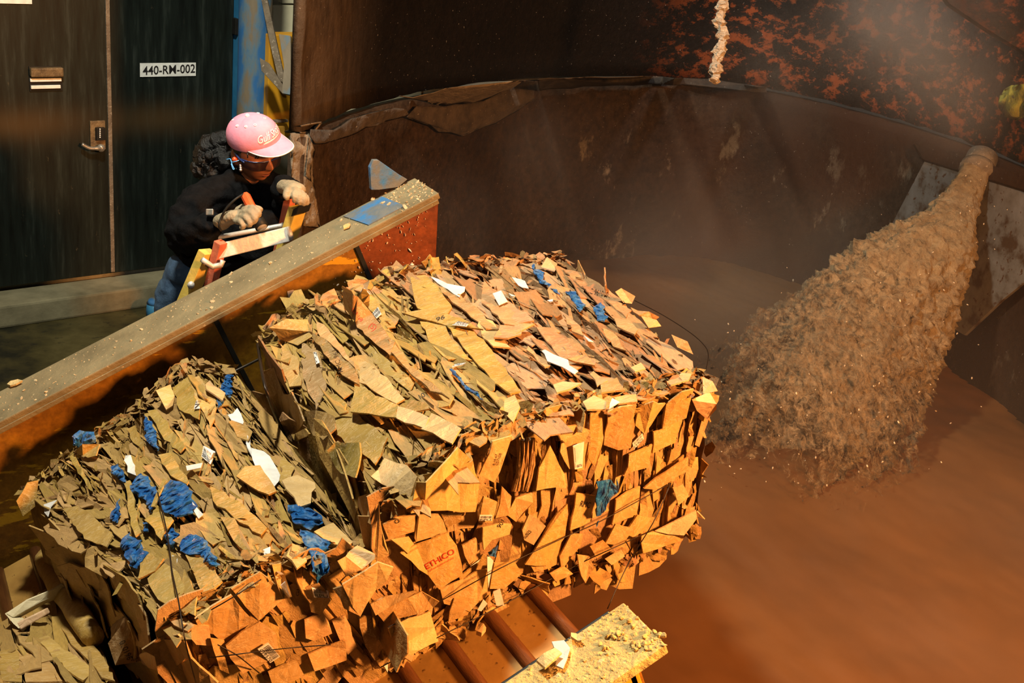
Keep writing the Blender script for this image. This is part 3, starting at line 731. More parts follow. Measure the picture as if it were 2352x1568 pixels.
    def frame(s, face, u, v):
        e = .02
        if face == 'top': p = s.S(u, v, 1); a = s.S(u, min(1, v + e), 1) - s.S(u, max(0, v - e), 1); b = s.S(min(1, u + e), v, 1) - s.S(max(0, u - e), v, 1); ref = ZUP
        elif face == 'front': p = s.S(u, 0, v); a = s.S(u, 0, min(1, v + e)) - s.S(u, 0, max(0, v - e)); b = s.S(min(1, u + e), 0, v) - s.S(max(0, u - e), 0, v); ref = Vector((0, -1, 0))
        elif face == 'end': p = s.S(0, u, v); a = s.S(0, min(1, u + e), v) - s.S(0, max(0, u - e), v); b = s.S(0, u, min(1, v + e)) - s.S(0, u, max(0, v - e)); ref = Vector((-1, 0, 0))
        else: p = s.S(1, u, v); a = s.S(1, min(1, u + e), v) - s.S(1, max(0, u - e), v); b = s.S(1, u, min(1, v + e)) - s.S(1, u, max(0, v - e)); ref = Vector((1, 0, 0))
        a.normalize(); b = (b - a * b.dot(a)).normalized(); n = a.cross(b)
        if n.dot(ref) < 0: n = -n
        return p, a, b, n
    def flap(s, face, u, v, la, lb, tilt, yaw=0, lift=.01, col=None, twist=0):
        p, a, b, n = s.frame(face, u, v); r = s.r
        me = r.choice(FLAPS); th = .0045 / .035
        m = Matrix((a, n.cross(a), n)).transposed()
        m = m @ Matrix.Rotation(yaw, 3, 'Z') @ Matrix.Rotation(tilt, 3, 'X') @ Matrix.Rotation(twist, 3, 'Y')
        mw = m.to_4x4() @ Matrix.Diagonal((la, lb, max(.10, lb * 1.1), 1)); mw.translation = p + n * lift
        o = link("cardboard_sheet", me, None, s.root); o.matrix_basis = mw
        o.color = jig(col or r.choice(s.pal), r)
        s.trees.append((o, mw)); return o
    def join(s, objs, name='torn_fringe'):
        """many small torn pieces become one part"""
        bm = bmesh.new(); cl = bm.loops.layers.float_color.new('sheet')
        for o in objs:
            n0 = len(bm.verts); f0 = len(bm.faces); bm.from_mesh(o.data); bm.verts.ensure_lookup_table(); bm.faces.ensure_lookup_table()
            for v in bm.verts[n0:]: v.co = o.matrix_basis @ v.co
            for f in bm.faces[f0:]:
                f.material_index = 0
                for lo in f.loops: lo[cl] = tuple(o.color)
        s.trees = [t for t in s.trees if t[0] not in objs]
        for o in objs: bpy.data.objects.remove(o)
        r = bobj(name, bm, MT['core'], s.root); r['kind'] = 'stuff'; s.trees.append((r, Matrix())); return r
    def scatter(s, face, n, la, lb, tilt, lift, ur=(0, 1), vr=(0, 1), palf=None, yaw=.18, bias=0, twist=.12):
        r = s.r
        k = max(1, int(math.sqrt(n))); cells = [(i, j) for i in range(k) for j in range(k)]
        for q in range(n):
            i, j = cells[q % len(cells)]
            u = (i + r.random()) / k; v = (j + r.random()) / k
            u = ur[0] + (ur[1] - ur[0]) * u; v = vr[0] + (vr[1] - vr[0]) * v
            s.flap(face, u, v, r.uniform(*la), r.uniform(*lb), r.gauss(bias, tilt), r.gauss(0, yaw), r.uniform(*lift), r.choice(palf(u) if palf else s.pal), r.gauss(0, twist))
        return [t[0] for t in s.trees[-n:]]
    def hit(s, px, lift=0.0, default=None):
        d = ray(px).normalized(); h = s.hb.ray_cast(CAM, d)
        if h[0] is None: return None
        return CAM + d * (h[3] - lift), h[3]
    def sheet(s, px, col=None, lift=.03, mat='card', name='cardboard_sheet', jag=.004, warp=.010, th=.0045, crumple=0, label=None, tilt=None, parent=None, seg=.03):
        """a torn sheet lying on the bale where the photo shows it"""
        r = s.r; ds = []
        for p in px:
            h = s.hit(p); ds.append(h[1] if h else None)
        good = [d for d in ds if d is not None] or [3.2]; av = sum(good) / len(good)
        pts = []
        for p, d in zip(px, ds):
            d = (d if d is not None else av) - lift + r.uniform(-warp, warp)
            pts.append(CAM + ray(p).normalized() * d)
        out = []
        for i, p in enumerate(pts):
            q = pts[(i + 1) % len(pts)]; n = max(1, min(8, int((q - p).length / seg)))
            for k in range(n):
                v = p.lerp(q, k / n); jj = jag * (1 if k else .4)
                out.append(v + Vector((r.uniform(-jj, jj), r.uniform(-jj, jj), r.uniform(-jj, jj))))
        bm = bmesh.new(); f = bm.faces.new([bm.verts.new(p) for p in out])
        bmesh.ops.triangulate(bm, faces=[f], quad_method='BEAUTY', ngon_method='BEAUTY')
        if crumple:
            bmesh.ops.subdivide_edges(bm, edges=bm.edges[:], cuts=2, use_grid_fill=True)
            bmesh.ops.subdivide_edges(bm, edges=[e for e in bm.edges if e.calc_length() > .008], cuts=1, use_grid_fill=True)
            k = r.random() * 30
            for v in bm.verts:
                dd = (CAM - v.co).normalized(); ww = 1 if not v.is_boundary else .35
                v.co += dd * ww * crumple * (abs(nz(v.co, 40, k)) * 1.3 + abs(nz(v.co, 95, k + 1)) * .8) + Vector((nz(v.co, 50, k + 2), nz(v.co, 50, k + 3), 0)) * crumple * .3
            
        bm.normal_update()
        nrm = sum((fc.normal * fc.calc_area() for fc in bm.faces), Vector()).normalized()
        if nrm.dot(CAM - pts[0]) < 0:
            bmesh.ops.reverse_faces(bm, faces=bm.faces[:]); nrm = -nrm
        if th:
            ex = bmesh.ops.extrude_face_region(bm, geom=bm.faces[:])
            for v in [g for g in ex['geom'] if isinstance(g, bmesh.types.BMVert)]: v.co += nrm * th
        fix(bm)
        o = bobj(name, bm, MT[mat], parent or s.root)
        o.color = jig(col or r.choice(s.pal), r, .06)
        if label: o['label'] = label
        s.trees.append((o, Matrix())); o['n'] = 0; del o['n']
        return o
    def build_tree(s):
        vs, fs = [], []
        for o, mw in s.trees:
            k = len(vs); mw = mw or Matrix()
            loc = Matrix() 
            for v in o.data.vertices: vs.append(mw @ v.co if mw else v.co.copy())
            fs += [tuple(i + k for i in p.vertices) for p in o.data.polygons]
        s.bvh = BVHTree.FromPolygons(vs, fs)
    def surf(s, px):
        d = ray(px).normalized(); h = s.bvh.ray_cast(CAM, d)
        return (h[3], h[1]) if h[0] is not None else (s.hit(px) or (0, 3.2))[1:] + (Vector((0, -1, 0)),)
    def print_(s, txt, p0, p1, hpx, mat='ink', shear=0.0, lift=.012, bold=.0, parent=None, name='printed_text'):
        """text whose baseline runs p0 -> p1 in the photo, letter height hpx, laid on the sheets"""
        d0, n0 = s.surf(p0); d1, n1 = s.surf(p1)
        if abs(d0 - d1) > .10: d0 = d1 = min(d0, d1)
        vx, vy = p1[0] - p0[0], p1[1] - p0[1]; L = math.hypot(vx, vy); ux, uy = vy / L, -vx / L
        q = (p0[0] + ux * hpx, p0[1] + uy * hpx); dm = min(d0, d1)
        d2, _ = s.surf(q)
        if abs(d2 - d0) > .06: d2 = d0
        mid, _ = s.surf(((p0[0] + p1[0]) / 2 + ux * hpx / 2, (p0[1] + p1[1]) / 2 + uy * hpx / 2))
        ex_l = max(0, ((d0 + d1) / 2 + (d2 - d0) / 2) - mid)
        lf = lift + min(.05, ex_l)
        A = CAM + ray(p0).normalized() * (d0 - lf); B = CAM + ray(p1).normalized() * (d1 - lf); Cc = CAM + ray(q).normalized() * (d2 - lf)
        o = lettering(name, txt, A, B - A, Cc - A, MT[mat], parent or s.root, shear, bold)
        for v in o.data.vertices:          # print lies flat on the sheet
            d = (v.co - CAM); L0 = d.length; d.normalize(); h = s.bvh.ray_cast(CAM, d)
            dep_ = h[3] if h[0] is not None and abs(h[3] - L0 - lf) < .035 else L0 + lf - .002
            v.co = CAM + d * (dep_ - .0018)
        return o
    def barcode(s, px4, txt=None, lift=.02, bars=14, fill=.62):
        """white sticker with bars and number; px4 = corners: start, along, across..."""
        d = [s.surf(p)[0] for p in px4]; dm = min(d); sp = max(d) - dm
        dd = [min(x, dm + .06) for x in d]
        q = [CAM + ray(p).normalized() * (x - lift) for p, x in zip(px4, dd)]
        nrm = (q[1] - q[0]).cross(q[3] - q[0]).normalized()
        if nrm.dot(CAM - q[0]) < 0: nrm = -nrm
        lab = prism('paper_label', q, -nrm * .002, MT['paper'], s.root); lab['label'] = 'white barcode sticker'
        bm = bmesh.new(); r = s.r; ex, ey = q[1] - q[0], q[3] - q[0]
        x = .08
        while x < .92:
            wd_ = r.choice((.012, .02, .03)); o = q[0] + nrm * .0015
            v = [o + ex * x + ey * (1 - fill), o + ex * (x + wd_) + ey * (1 - fill), o + ex * (x + wd_) + ey * .94, o + ex * x + ey * .94]
            bm.faces.new([bm.verts.new(t) for t in v]); x += wd_ + r.choice((.015, .025, .035))
        bobj('barcode', bm, MT['ink'], lab)
        if txt: lettering('label_number', txt, q[0] + nrm * .0015 + ex * .06 + ey * .06, ex * .86, ey * (1 - fill) * .7, MT['ink'], lab)
        return lab
def K(kind, *pts):
    ox, oy, k = {4: (0, 680, 3.0157), 5: (0, 1100, 3.35), 6: (580, 560, 2.903), 7: (1100, 560, 2.903), 8: (700, 1000, 2.76), 9: (1150, 1000, 2.76)}[kind]
    return [(ox + x / k, oy + y / k) for x, y in pts]
gb = 'baled cardboard on the conveyor'
# ---- bale C, lower left corner
C_ = Bale('cardboard_bale', 'olive cardboard bale only partly in view in the lower left corner',
          [(-260, 1700), (-60, 1650), (120, 1660), (290, 1640)], [(-260, 2050), (-60, 2000), (120, 2010), (300, 1990)],
          [(-330, 1560), (-130, 1480), (40, 1420), (170, 1400)], 2.13, 3.0, OLIVE + KRAFT[:2], 31)
C_.core(60)
C_.scatter('top', 60, (.22, .5), (.03, .075), .32, (.000, .014), bias=.12, yaw=.08, twist=.05)
C_.scatter('front', 24, (.10, .24), (.06, .12), .3, (.004, .03))
for pts in ([(50, 1480), (82, 1478), (150, 1568), (60, 1568), (40, 1500)], [(85, 1470), (110, 1462), (215, 1545), (190, 1568), (130, 1520)],
            [(110, 1415), (150, 1410), (230, 1500), (265, 1568), (235, 1560)], [(0, 1500), (40, 1490), (50, 1568), (0, 1568)], [(180, 1465), (215, 1480), (270, 1568), (245, 1568)]):
    C_.sheet(pts, None, .04)
# ---- bale A, left
A_ = Bale('cardboard_bale', 'left cardboard bale with torn olive sheets and much blue film',
          [(395, 1432), (490, 1372), (600, 1312), (730, 1290), (860, 1280)], [(440, 1660), (600, 1600), (760, 1545), (900, 1490), (1010, 1452)],
          [(62, 1145), (180, 1042), (320, 950), (430, 850), (535, 862)], 2.13, 3.28, KRAFT, 11)
pa = lambda u: OLIVE + KRAFT[:3]
A_.core(78, lambda u: KRAFT + OLIVE)
A_.scatter('top', 120, (.12, .34), (.030, .070), .26, (.000, .012), palf=pa, bias=.10, yaw=.09, twist=.05)
A_.scatter('front', 64, (.12, .26), (.07, .13), .08, (.000, .012), vr=(.06, .84), palf=lambda u: KRAFT, yaw=.12, twist=.05)
A_.shreds('top', 700, (0, 1), (0, 1), (.03, .16), (.004, .014), lambda u: KRAFT + OLIVE)
A_.shreds('front', 300, (0, 1), (0, 1), (.03, .10), (.006, .03), lambda u: KRAFT, .3)
A_.shreds('top', 260, (0, 1), (.97, 1.03), (.02, .06), (.01, .03), lambda u: KRAFT, .9, 1.2, .03)
A_.shreds('top', 260, (0, 1), (-.02, .04), (.02, .06), (.01, .03), lambda u: KRAFT, .9, 1.2, .03)
A_.scatter('end', 16, (.2, .36), (.07, .13), .12, (.000, .012), ur=(.18, .82), vr=(.15, .8), palf=pa)
ol, ol2, kr, lt, dk = OLIVE[0], OLIVE[1], KRAFT[1], (.50, .33, .14), (.26, .155, .055)
for pts, c, l in [
    (K(5, (490, 240), (600, 215), (760, 330), (880, 440), (830, 530), (660, 470)), ol2, .05),
    (K(5, (960, 30), (1010, 20), (1090, 420), (1050, 450), (1000, 260)), ol, .07),
    (K(5, (1270, 0), (1290, 20), (1200, 220), (1165, 225)), ol, .08),
    (K(5, (1120, 330), (1200, 200), (1345, 320), (1240, 470)), ol, .06),
    (K(5, (1140, 780), (1270, 650), (1390, 740), (1430, 830), (1420, 890), (1310, 980), (1220, 940)), ol, .05),
    (K(5, (1430, 600), (1480, 570), (1610, 620), (1710, 800), (1660, 850), (1560, 890), (1500, 760)), ol2, .05),
    (K(5, (800, 650), (970, 750), (1060, 880), (1120, 1080), (1060, 1050), (930, 900)), ol2, .04),
    (K(5, (1090, 640), (1160, 580), (1270, 620), (1200, 720), (1070, 780)), ol, .06),
    (K(5, (390, 520), (470, 590), (700, 830), (870, 1080), (790, 1210), (600, 940), (420, 640)), ol2, .03),
    (K(5, (1380, 900), (1430, 700), (1530, 890), (1500, 1050), (1420, 1010)), ol, .05),
    (K(5, (1700, 300), (1810, 310), (1890, 520), (2040, 640), (1980, 660), (1800, 480)), ol, .05),
    (K(5, (1620, 60), (1830, 180), (2060, 380), (2010, 440), (1800, 300), (1640, 180)), ol2, .04),
    (K(5, (2200, 600), (2250, 500), (2330, 540), (2360, 640), (2280, 700)), kr, .05),
    (K(4, (1200, 640), (1310, 560), (1390, 800), (1380, 860), (1250, 790)), ol, .05),
    (K(4, (1300, 590), (1380, 560), (1500, 720), (1490, 860), (1460, 920), (1390, 780)), kr, .04),
    (K(4, (1420, 620), (1450, 590), (1560, 680), (1540, 730), (1430, 650)), (.55, .36, .19), .07),
    (K(4, (1080, 660), (1180, 620), (1210, 700), (1195, 760), (1150, 790)), lt, .05),
    (K(4, (1640, 1260), (1700, 1190), (1800, 1180), (1920, 1360), (1860, 1380), (1740, 1330)), ol, .06),
    (K(4, (1580, 880), (1650, 850), (1750, 950), (1720, 1010), (1640, 980)), ol2, .05),
    (K(4, (1950, 1290), (2060, 1250), (2180, 1300), (2150, 1440), (2070, 1470), (2030, 1400)), lt, .08),
    (K(4, (1030, 800), (1090, 790), (1290, 1050), (1250, 1090), (1110, 950)), ol, .04),
    (K(4, (890, 930), (940, 900), (1000, 1010), (990, 1070), (930, 1020)), ol2, .05),
    (K(4, (530, 1080), (580, 1030), (700, 1030), (670, 1110), (620, 1120)), ol, .06),
    (K(4, (490, 1120), (520, 1090), (640, 1330), (690, 1400), (620, 1340)), ol2, .05),
    (K(4, (1100, 1110), (1190, 1090), (1310, 1290), (1300, 1310), (1180, 1250)), ol, .04),
    (K(4, (110, 1420), (190, 1290), (260, 1270), (250, 1450), (160, 1520)), ol2, .03),
    (K(4, (1900, 1250), (1960, 1110), (2040, 1200), (2010, 1290), (1960, 1320)), ol2, .05),
    # front, lit orange
    (K(5, (1770, 840), (2000, 710), (2100, 790), (2160, 850), (2170, 920), (1990, 1080), (1880, 980)), kr, .05),
    (K(5, (1500, 1060), (1640, 960), (1780, 880), (1940, 1080), (1720, 1260), (1640, 1180), (1540, 1170)), kr, .04),
    (K(5, (1730, 1270), (1990, 1090), (2120, 1180), (2140, 1330), (1870, 1490), (1760, 1370)), kr, .06),
    (K(5, (1080, 1360), (1230, 1260), (1380, 1180), (1430, 1230), (1480, 1370), (1260, 1480), (1150, 1440)), lt, .10),
    (K(5, (1260, 1480), (1480, 1370), (1690, 1560), (1640, 1600), (1300, 1600)), lt, .09),
    (K(5, (840, 1260), (880, 1110), (980, 1070), (1080, 1250), (1090, 1400), (900, 1430)), dk, .05),
    (K(5, (2090, 660), (2150, 640), (2240, 900), (2180, 920), (2130, 820)), lt, .06),
    (K(5, (2240, 560), (2320, 600), (2440, 900), (2380, 960), (2280, 780)), kr, .05),
    (K(5, (1620, 1220), (1720, 1240), (1760, 1480), (1690, 1460)), kr, .05),
    (K(5, (2060, 1480), (2280, 1390), (2340, 1500), (2100, 1600)), kr, .05),
    (K(5, (1400, 1110), (1600, 1120), (1620, 1270), (1500, 1260)), lt, .05),
    (K(8, (0, 960), (90, 930), (160, 1040), (100, 1130), (40, 1110)), kr, .05),
    (K(8, (0, 1160), (110, 1120), (170, 1250), (60, 1290), (0, 1280)), kr, .05),
    (K(8, (20, 1380), (250, 1290), (260, 1420), (60, 1490)), kr, .05),
    (K(8, (170, 1170), (250, 1130), (330, 1330), (270, 1380)), lt, .04),
    (K(8, (340, 1140), (410, 1130), (520, 1300), (440, 1420), (380, 1330)), dk, .04),
    (K(8, (230, 940), (460, 800), (560, 830), (390, 1060), (345, 1135), (270, 1010)), lt, .14),
    (K(8, (175, 970), (235, 950), (275, 1010), (345, 1135), (250, 1090)), dk, .10),
    (K(8, (440, 1100), (560, 1040), (740, 985), (850, 1050), (810, 1090), (500, 1180)), kr, .08),
    (K(8, (525, 1215), (650, 1160), (790, 1110), (845, 1300), (680, 1385), (560, 1355)), lt, .11),
    (K(8, (420, 1060), (500, 1020), (700, 980), (690, 1000), (450, 1130)), lt, .09),
    (K(8, (200, 800), (330, 700), (440, 760), (440, 790), (260, 900)), lt, .07),
    (K(8, (60, 620), (180, 560), (300, 690), (250, 720), (140, 680)), lt, .06)]:
    A_.sheet(pts, c, l)
# rolled tube beside the left end
a0, a1 = P(98, 1282, 3.72), P(213, 1462, 2.98)
bm = bmesh.new(); tube_bm(bm, [a0.lerp(a1, i / 8) for i in range(9)], [.030, .033, .035, .034, .036, .034, .033, .031, .027], 12)
for v in bm.verts: v.co += Vector((nz(v.co, 20), nz(v.co, 20, 1), nz(v.co, 20, 2))) * .008
fix(bm); o = bobj('rolled_sheet', bm, MT['card'], A_.root, True); o.color = (*ol, 1); A_.trees.append((o, Matrix()))
BF = lambda bale, pts, l=.05, cr=.026: bale.sheet(pts, (.1, .3, .8), l, 'film', 'blue_film', .006, .012, .002, cr)
for pts, l in [(K(4, (500, 970), (560, 932), (650, 940), (655, 1010), (560, 1058), (505, 1030)), .07), (K(4, (990, 810), (1020, 850), (1072, 920), (1095, 1072), (1050, 1035), (1008, 930)), .05),
               (K(4, (775, 1180), (820, 1160), (892, 1290), (850, 1312), (800, 1255)), .06), (K(4, (910, 1300), (980, 1230), (1030, 1270), (1035, 1320), (1095, 1330), (1080, 1440), (1045, 1510), (990, 1400), (920, 1370)), .06),
               (K(4, (1110, 1340), (1180, 1280), (1270, 1290), (1335, 1390), (1355, 1490), (1220, 1545), (1110, 1450)), .07), (K(4, (765, 1535), (800, 1450), (830, 1405), (838, 1510), (800, 1568)), .05),
               (K(4, (1565, 540), (1612, 545), (1605, 640), (1590, 712), (1535, 652)), .05), (K(4, (1510, 690), (1545, 700), (1548, 760), (1520, 770)), .03),
               (K(5, (925, 520), (935, 460), (985, 425), (1085, 470), (1135, 560), (1070, 692), (980, 605)), .06), (K(5, (1380, 490), (1450, 425), (1590, 475), (1612, 560), (1690, 660), (1660, 692), (1540, 592), (1420, 575)), .06),
               (K(5, (1255, 440), (1320, 380), (1375, 440), (1330, 545), (1288, 505)), .04), (K(5, (1095, 335), (1140, 340), (1140, 400), (1110, 410)), .04),
               (K(8, (-110, 450), (30, 450), (100, 510), (110, 560), (30, 600), (-60, 560)), .06), (K(8, (-40, 600), (70, 640), (162, 680), (150, 860), (95, 932), (40, 860), (60, 800), (0, 690)), .06)]:
    BF(A_, pts, l)
def WP_(bale, pts, l=.06, lab='white paper scrap'):
    return bale.sheet(pts, (.8, .8, .8), l, 'paper', 'paper_scrap', .005, .008, .002, 0, lab)
for pts, l in [(K(4, (870, 1110), (910, 1105), (940, 1180), (950, 1250), (880, 1222)), .07), (K(4, (1290, 1180), (1400, 1155), (1395, 1190), (1300, 1215)), .07),
               (K(4, (1740, 1050), (1830, 1080), (1925, 1200), (1932, 1280), (1900, 1322), (1820, 1220), (1750, 1140)), .06), (K(4, (1710, 960), (1740, 970), (1735, 1040), (1750, 1120), (1715, 1060)), .05), (K(4, (1580, 830), (1640, 780), (1692, 870), (1685, 892), (1600, 862)), .06),
               (K(4, (310, 1450), (390, 1415), (340, 1530), (315, 1500)), .04), (K(5, (1320, 585), (1375, 595), (1360, 655)), .05), (K(5, (1480, 185), (1560, 270), (1530, 300), (1500, 250)), .06),
               (K(5, (2030, 545), (2075, 530), (2075, 605), (2040, 610)), .05), (K(8, (500, 1450), (530, 1430), (520, 1505)), .06)]:
    WP_(A_, pts, l)
# ---- bale B, centre
B_ = Bale('cardboard_bale', 'big central cardboard bale tipping over the conveyor end into the tub',
          [(868, 1165), (980, 1085), (1090, 1005), (1270, 955), (1440, 918), (1620, 880)], [(890, 1500), (1000, 1442), (1110, 1390), (1240, 1330), (1420, 1290), (1590, 1205)],
          [(602, 790), (700, 722), (800, 690), (915, 640), (1090, 612), (1290, 598)], 2.13, 3.2, KRAFT, 21)
pb = lambda u: (OLIVE + KRAFT[:2]) if u < .56 else LIT_BROWN
pf = lambda u: KRAFT if u < .5 else KRAFT + LIT_BROWN[:2]
B_.core(96, lambda u: (KRAFT + OLIVE) if u < .56 else LIT_BROWN)
B_.scatter('top', 64, (.16, .40), (.035, .08), .26, (.000, .012), ur=(.02, .55), palf=pb, bias=.10, yaw=.08, twist=.05)
B_.scatter('top', 64, (.14, .34), (.04, .085), .18, (.000, .012), ur=(.56, .99), palf=pb, bias=.05, yaw=.10, twist=.05)
B_.scatter('front', 64, (.16, .30), (.07, .13), .07, (.000, .012), vr=(.06, .82), palf=pf, yaw=.08, twist=.04)
B_.shreds('top', 900, (0, 1), (0, 1), (.03, .16), (.004, .013), lambda u: (KRAFT + OLIVE) if u < .56 else LIT_BROWN)
B_.shreds('front', 500, (0, 1), (0, 1), (.03, .10), (.006, .03), pf, .3)
B_.shreds('top', 360, (0, 1), (.97, 1.03), (.02, .06), (.01, .03), pb, .9, 1.2, .03)
B_.shreds('top', 300, (0, 1), (-.02, .04), (.02, .05), (.01, .03), pf, .9, 1.2, .03)
B_.shreds('front', 260, (0, 1), (-.03, .06), (.02, .07), (.01, .03), pf, .8, 1.0, .03)
B_.shreds('far', 200, (0, 1), (0, 1), (.02, .08), (.01, .03), pb, .8, .8, .03)
fr = B_.scatter('far', 24, (.10, .22), (.06, .12), .3, (.004, .03), palf=pb)
fr += B_.scatter('end', 14, (.25, .5), (.08, .14), .15, (.004, .02), palf=pb)
# ragged fringe along top edges, right edge and bottom
for k in range(44):
    fr.append(B_.flap('front', rnd.random(), rnd.uniform(.93, 1.02), rnd.uniform(.03, .08), rnd.uniform(.03, .07), rnd.gauss(0, .6), rnd.gauss(0, .6), rnd.uniform(.01, .035), None, rnd.gauss(0, .5)))
for k in range(26):
    fr.append(B_.flap('front', rnd.random(), rnd.uniform(-.04, .05), rnd.uniform(.05, .10), rnd.uniform(.04, .08), rnd.gauss(0, .4), rnd.gauss(0, .5), rnd.uniform(.01, .03), None, rnd.gauss(.2, .5)))
for k in range(20):
    fr.append(B_.flap('top', rnd.random(), rnd.uniform(.96, 1.01), rnd.uniform(.03, .09), rnd.uniform(.03, .06), rnd.gauss(.2, .6), rnd.gauss(0, .5), rnd.uniform(.01, .035), pb(rnd.random())[0], rnd.gauss(-.4, .5)))
B_.join(fr)
br, br2, br3 = LIT_BROWN[0], LIT_BROWN[1], LIT_BROWN[3]
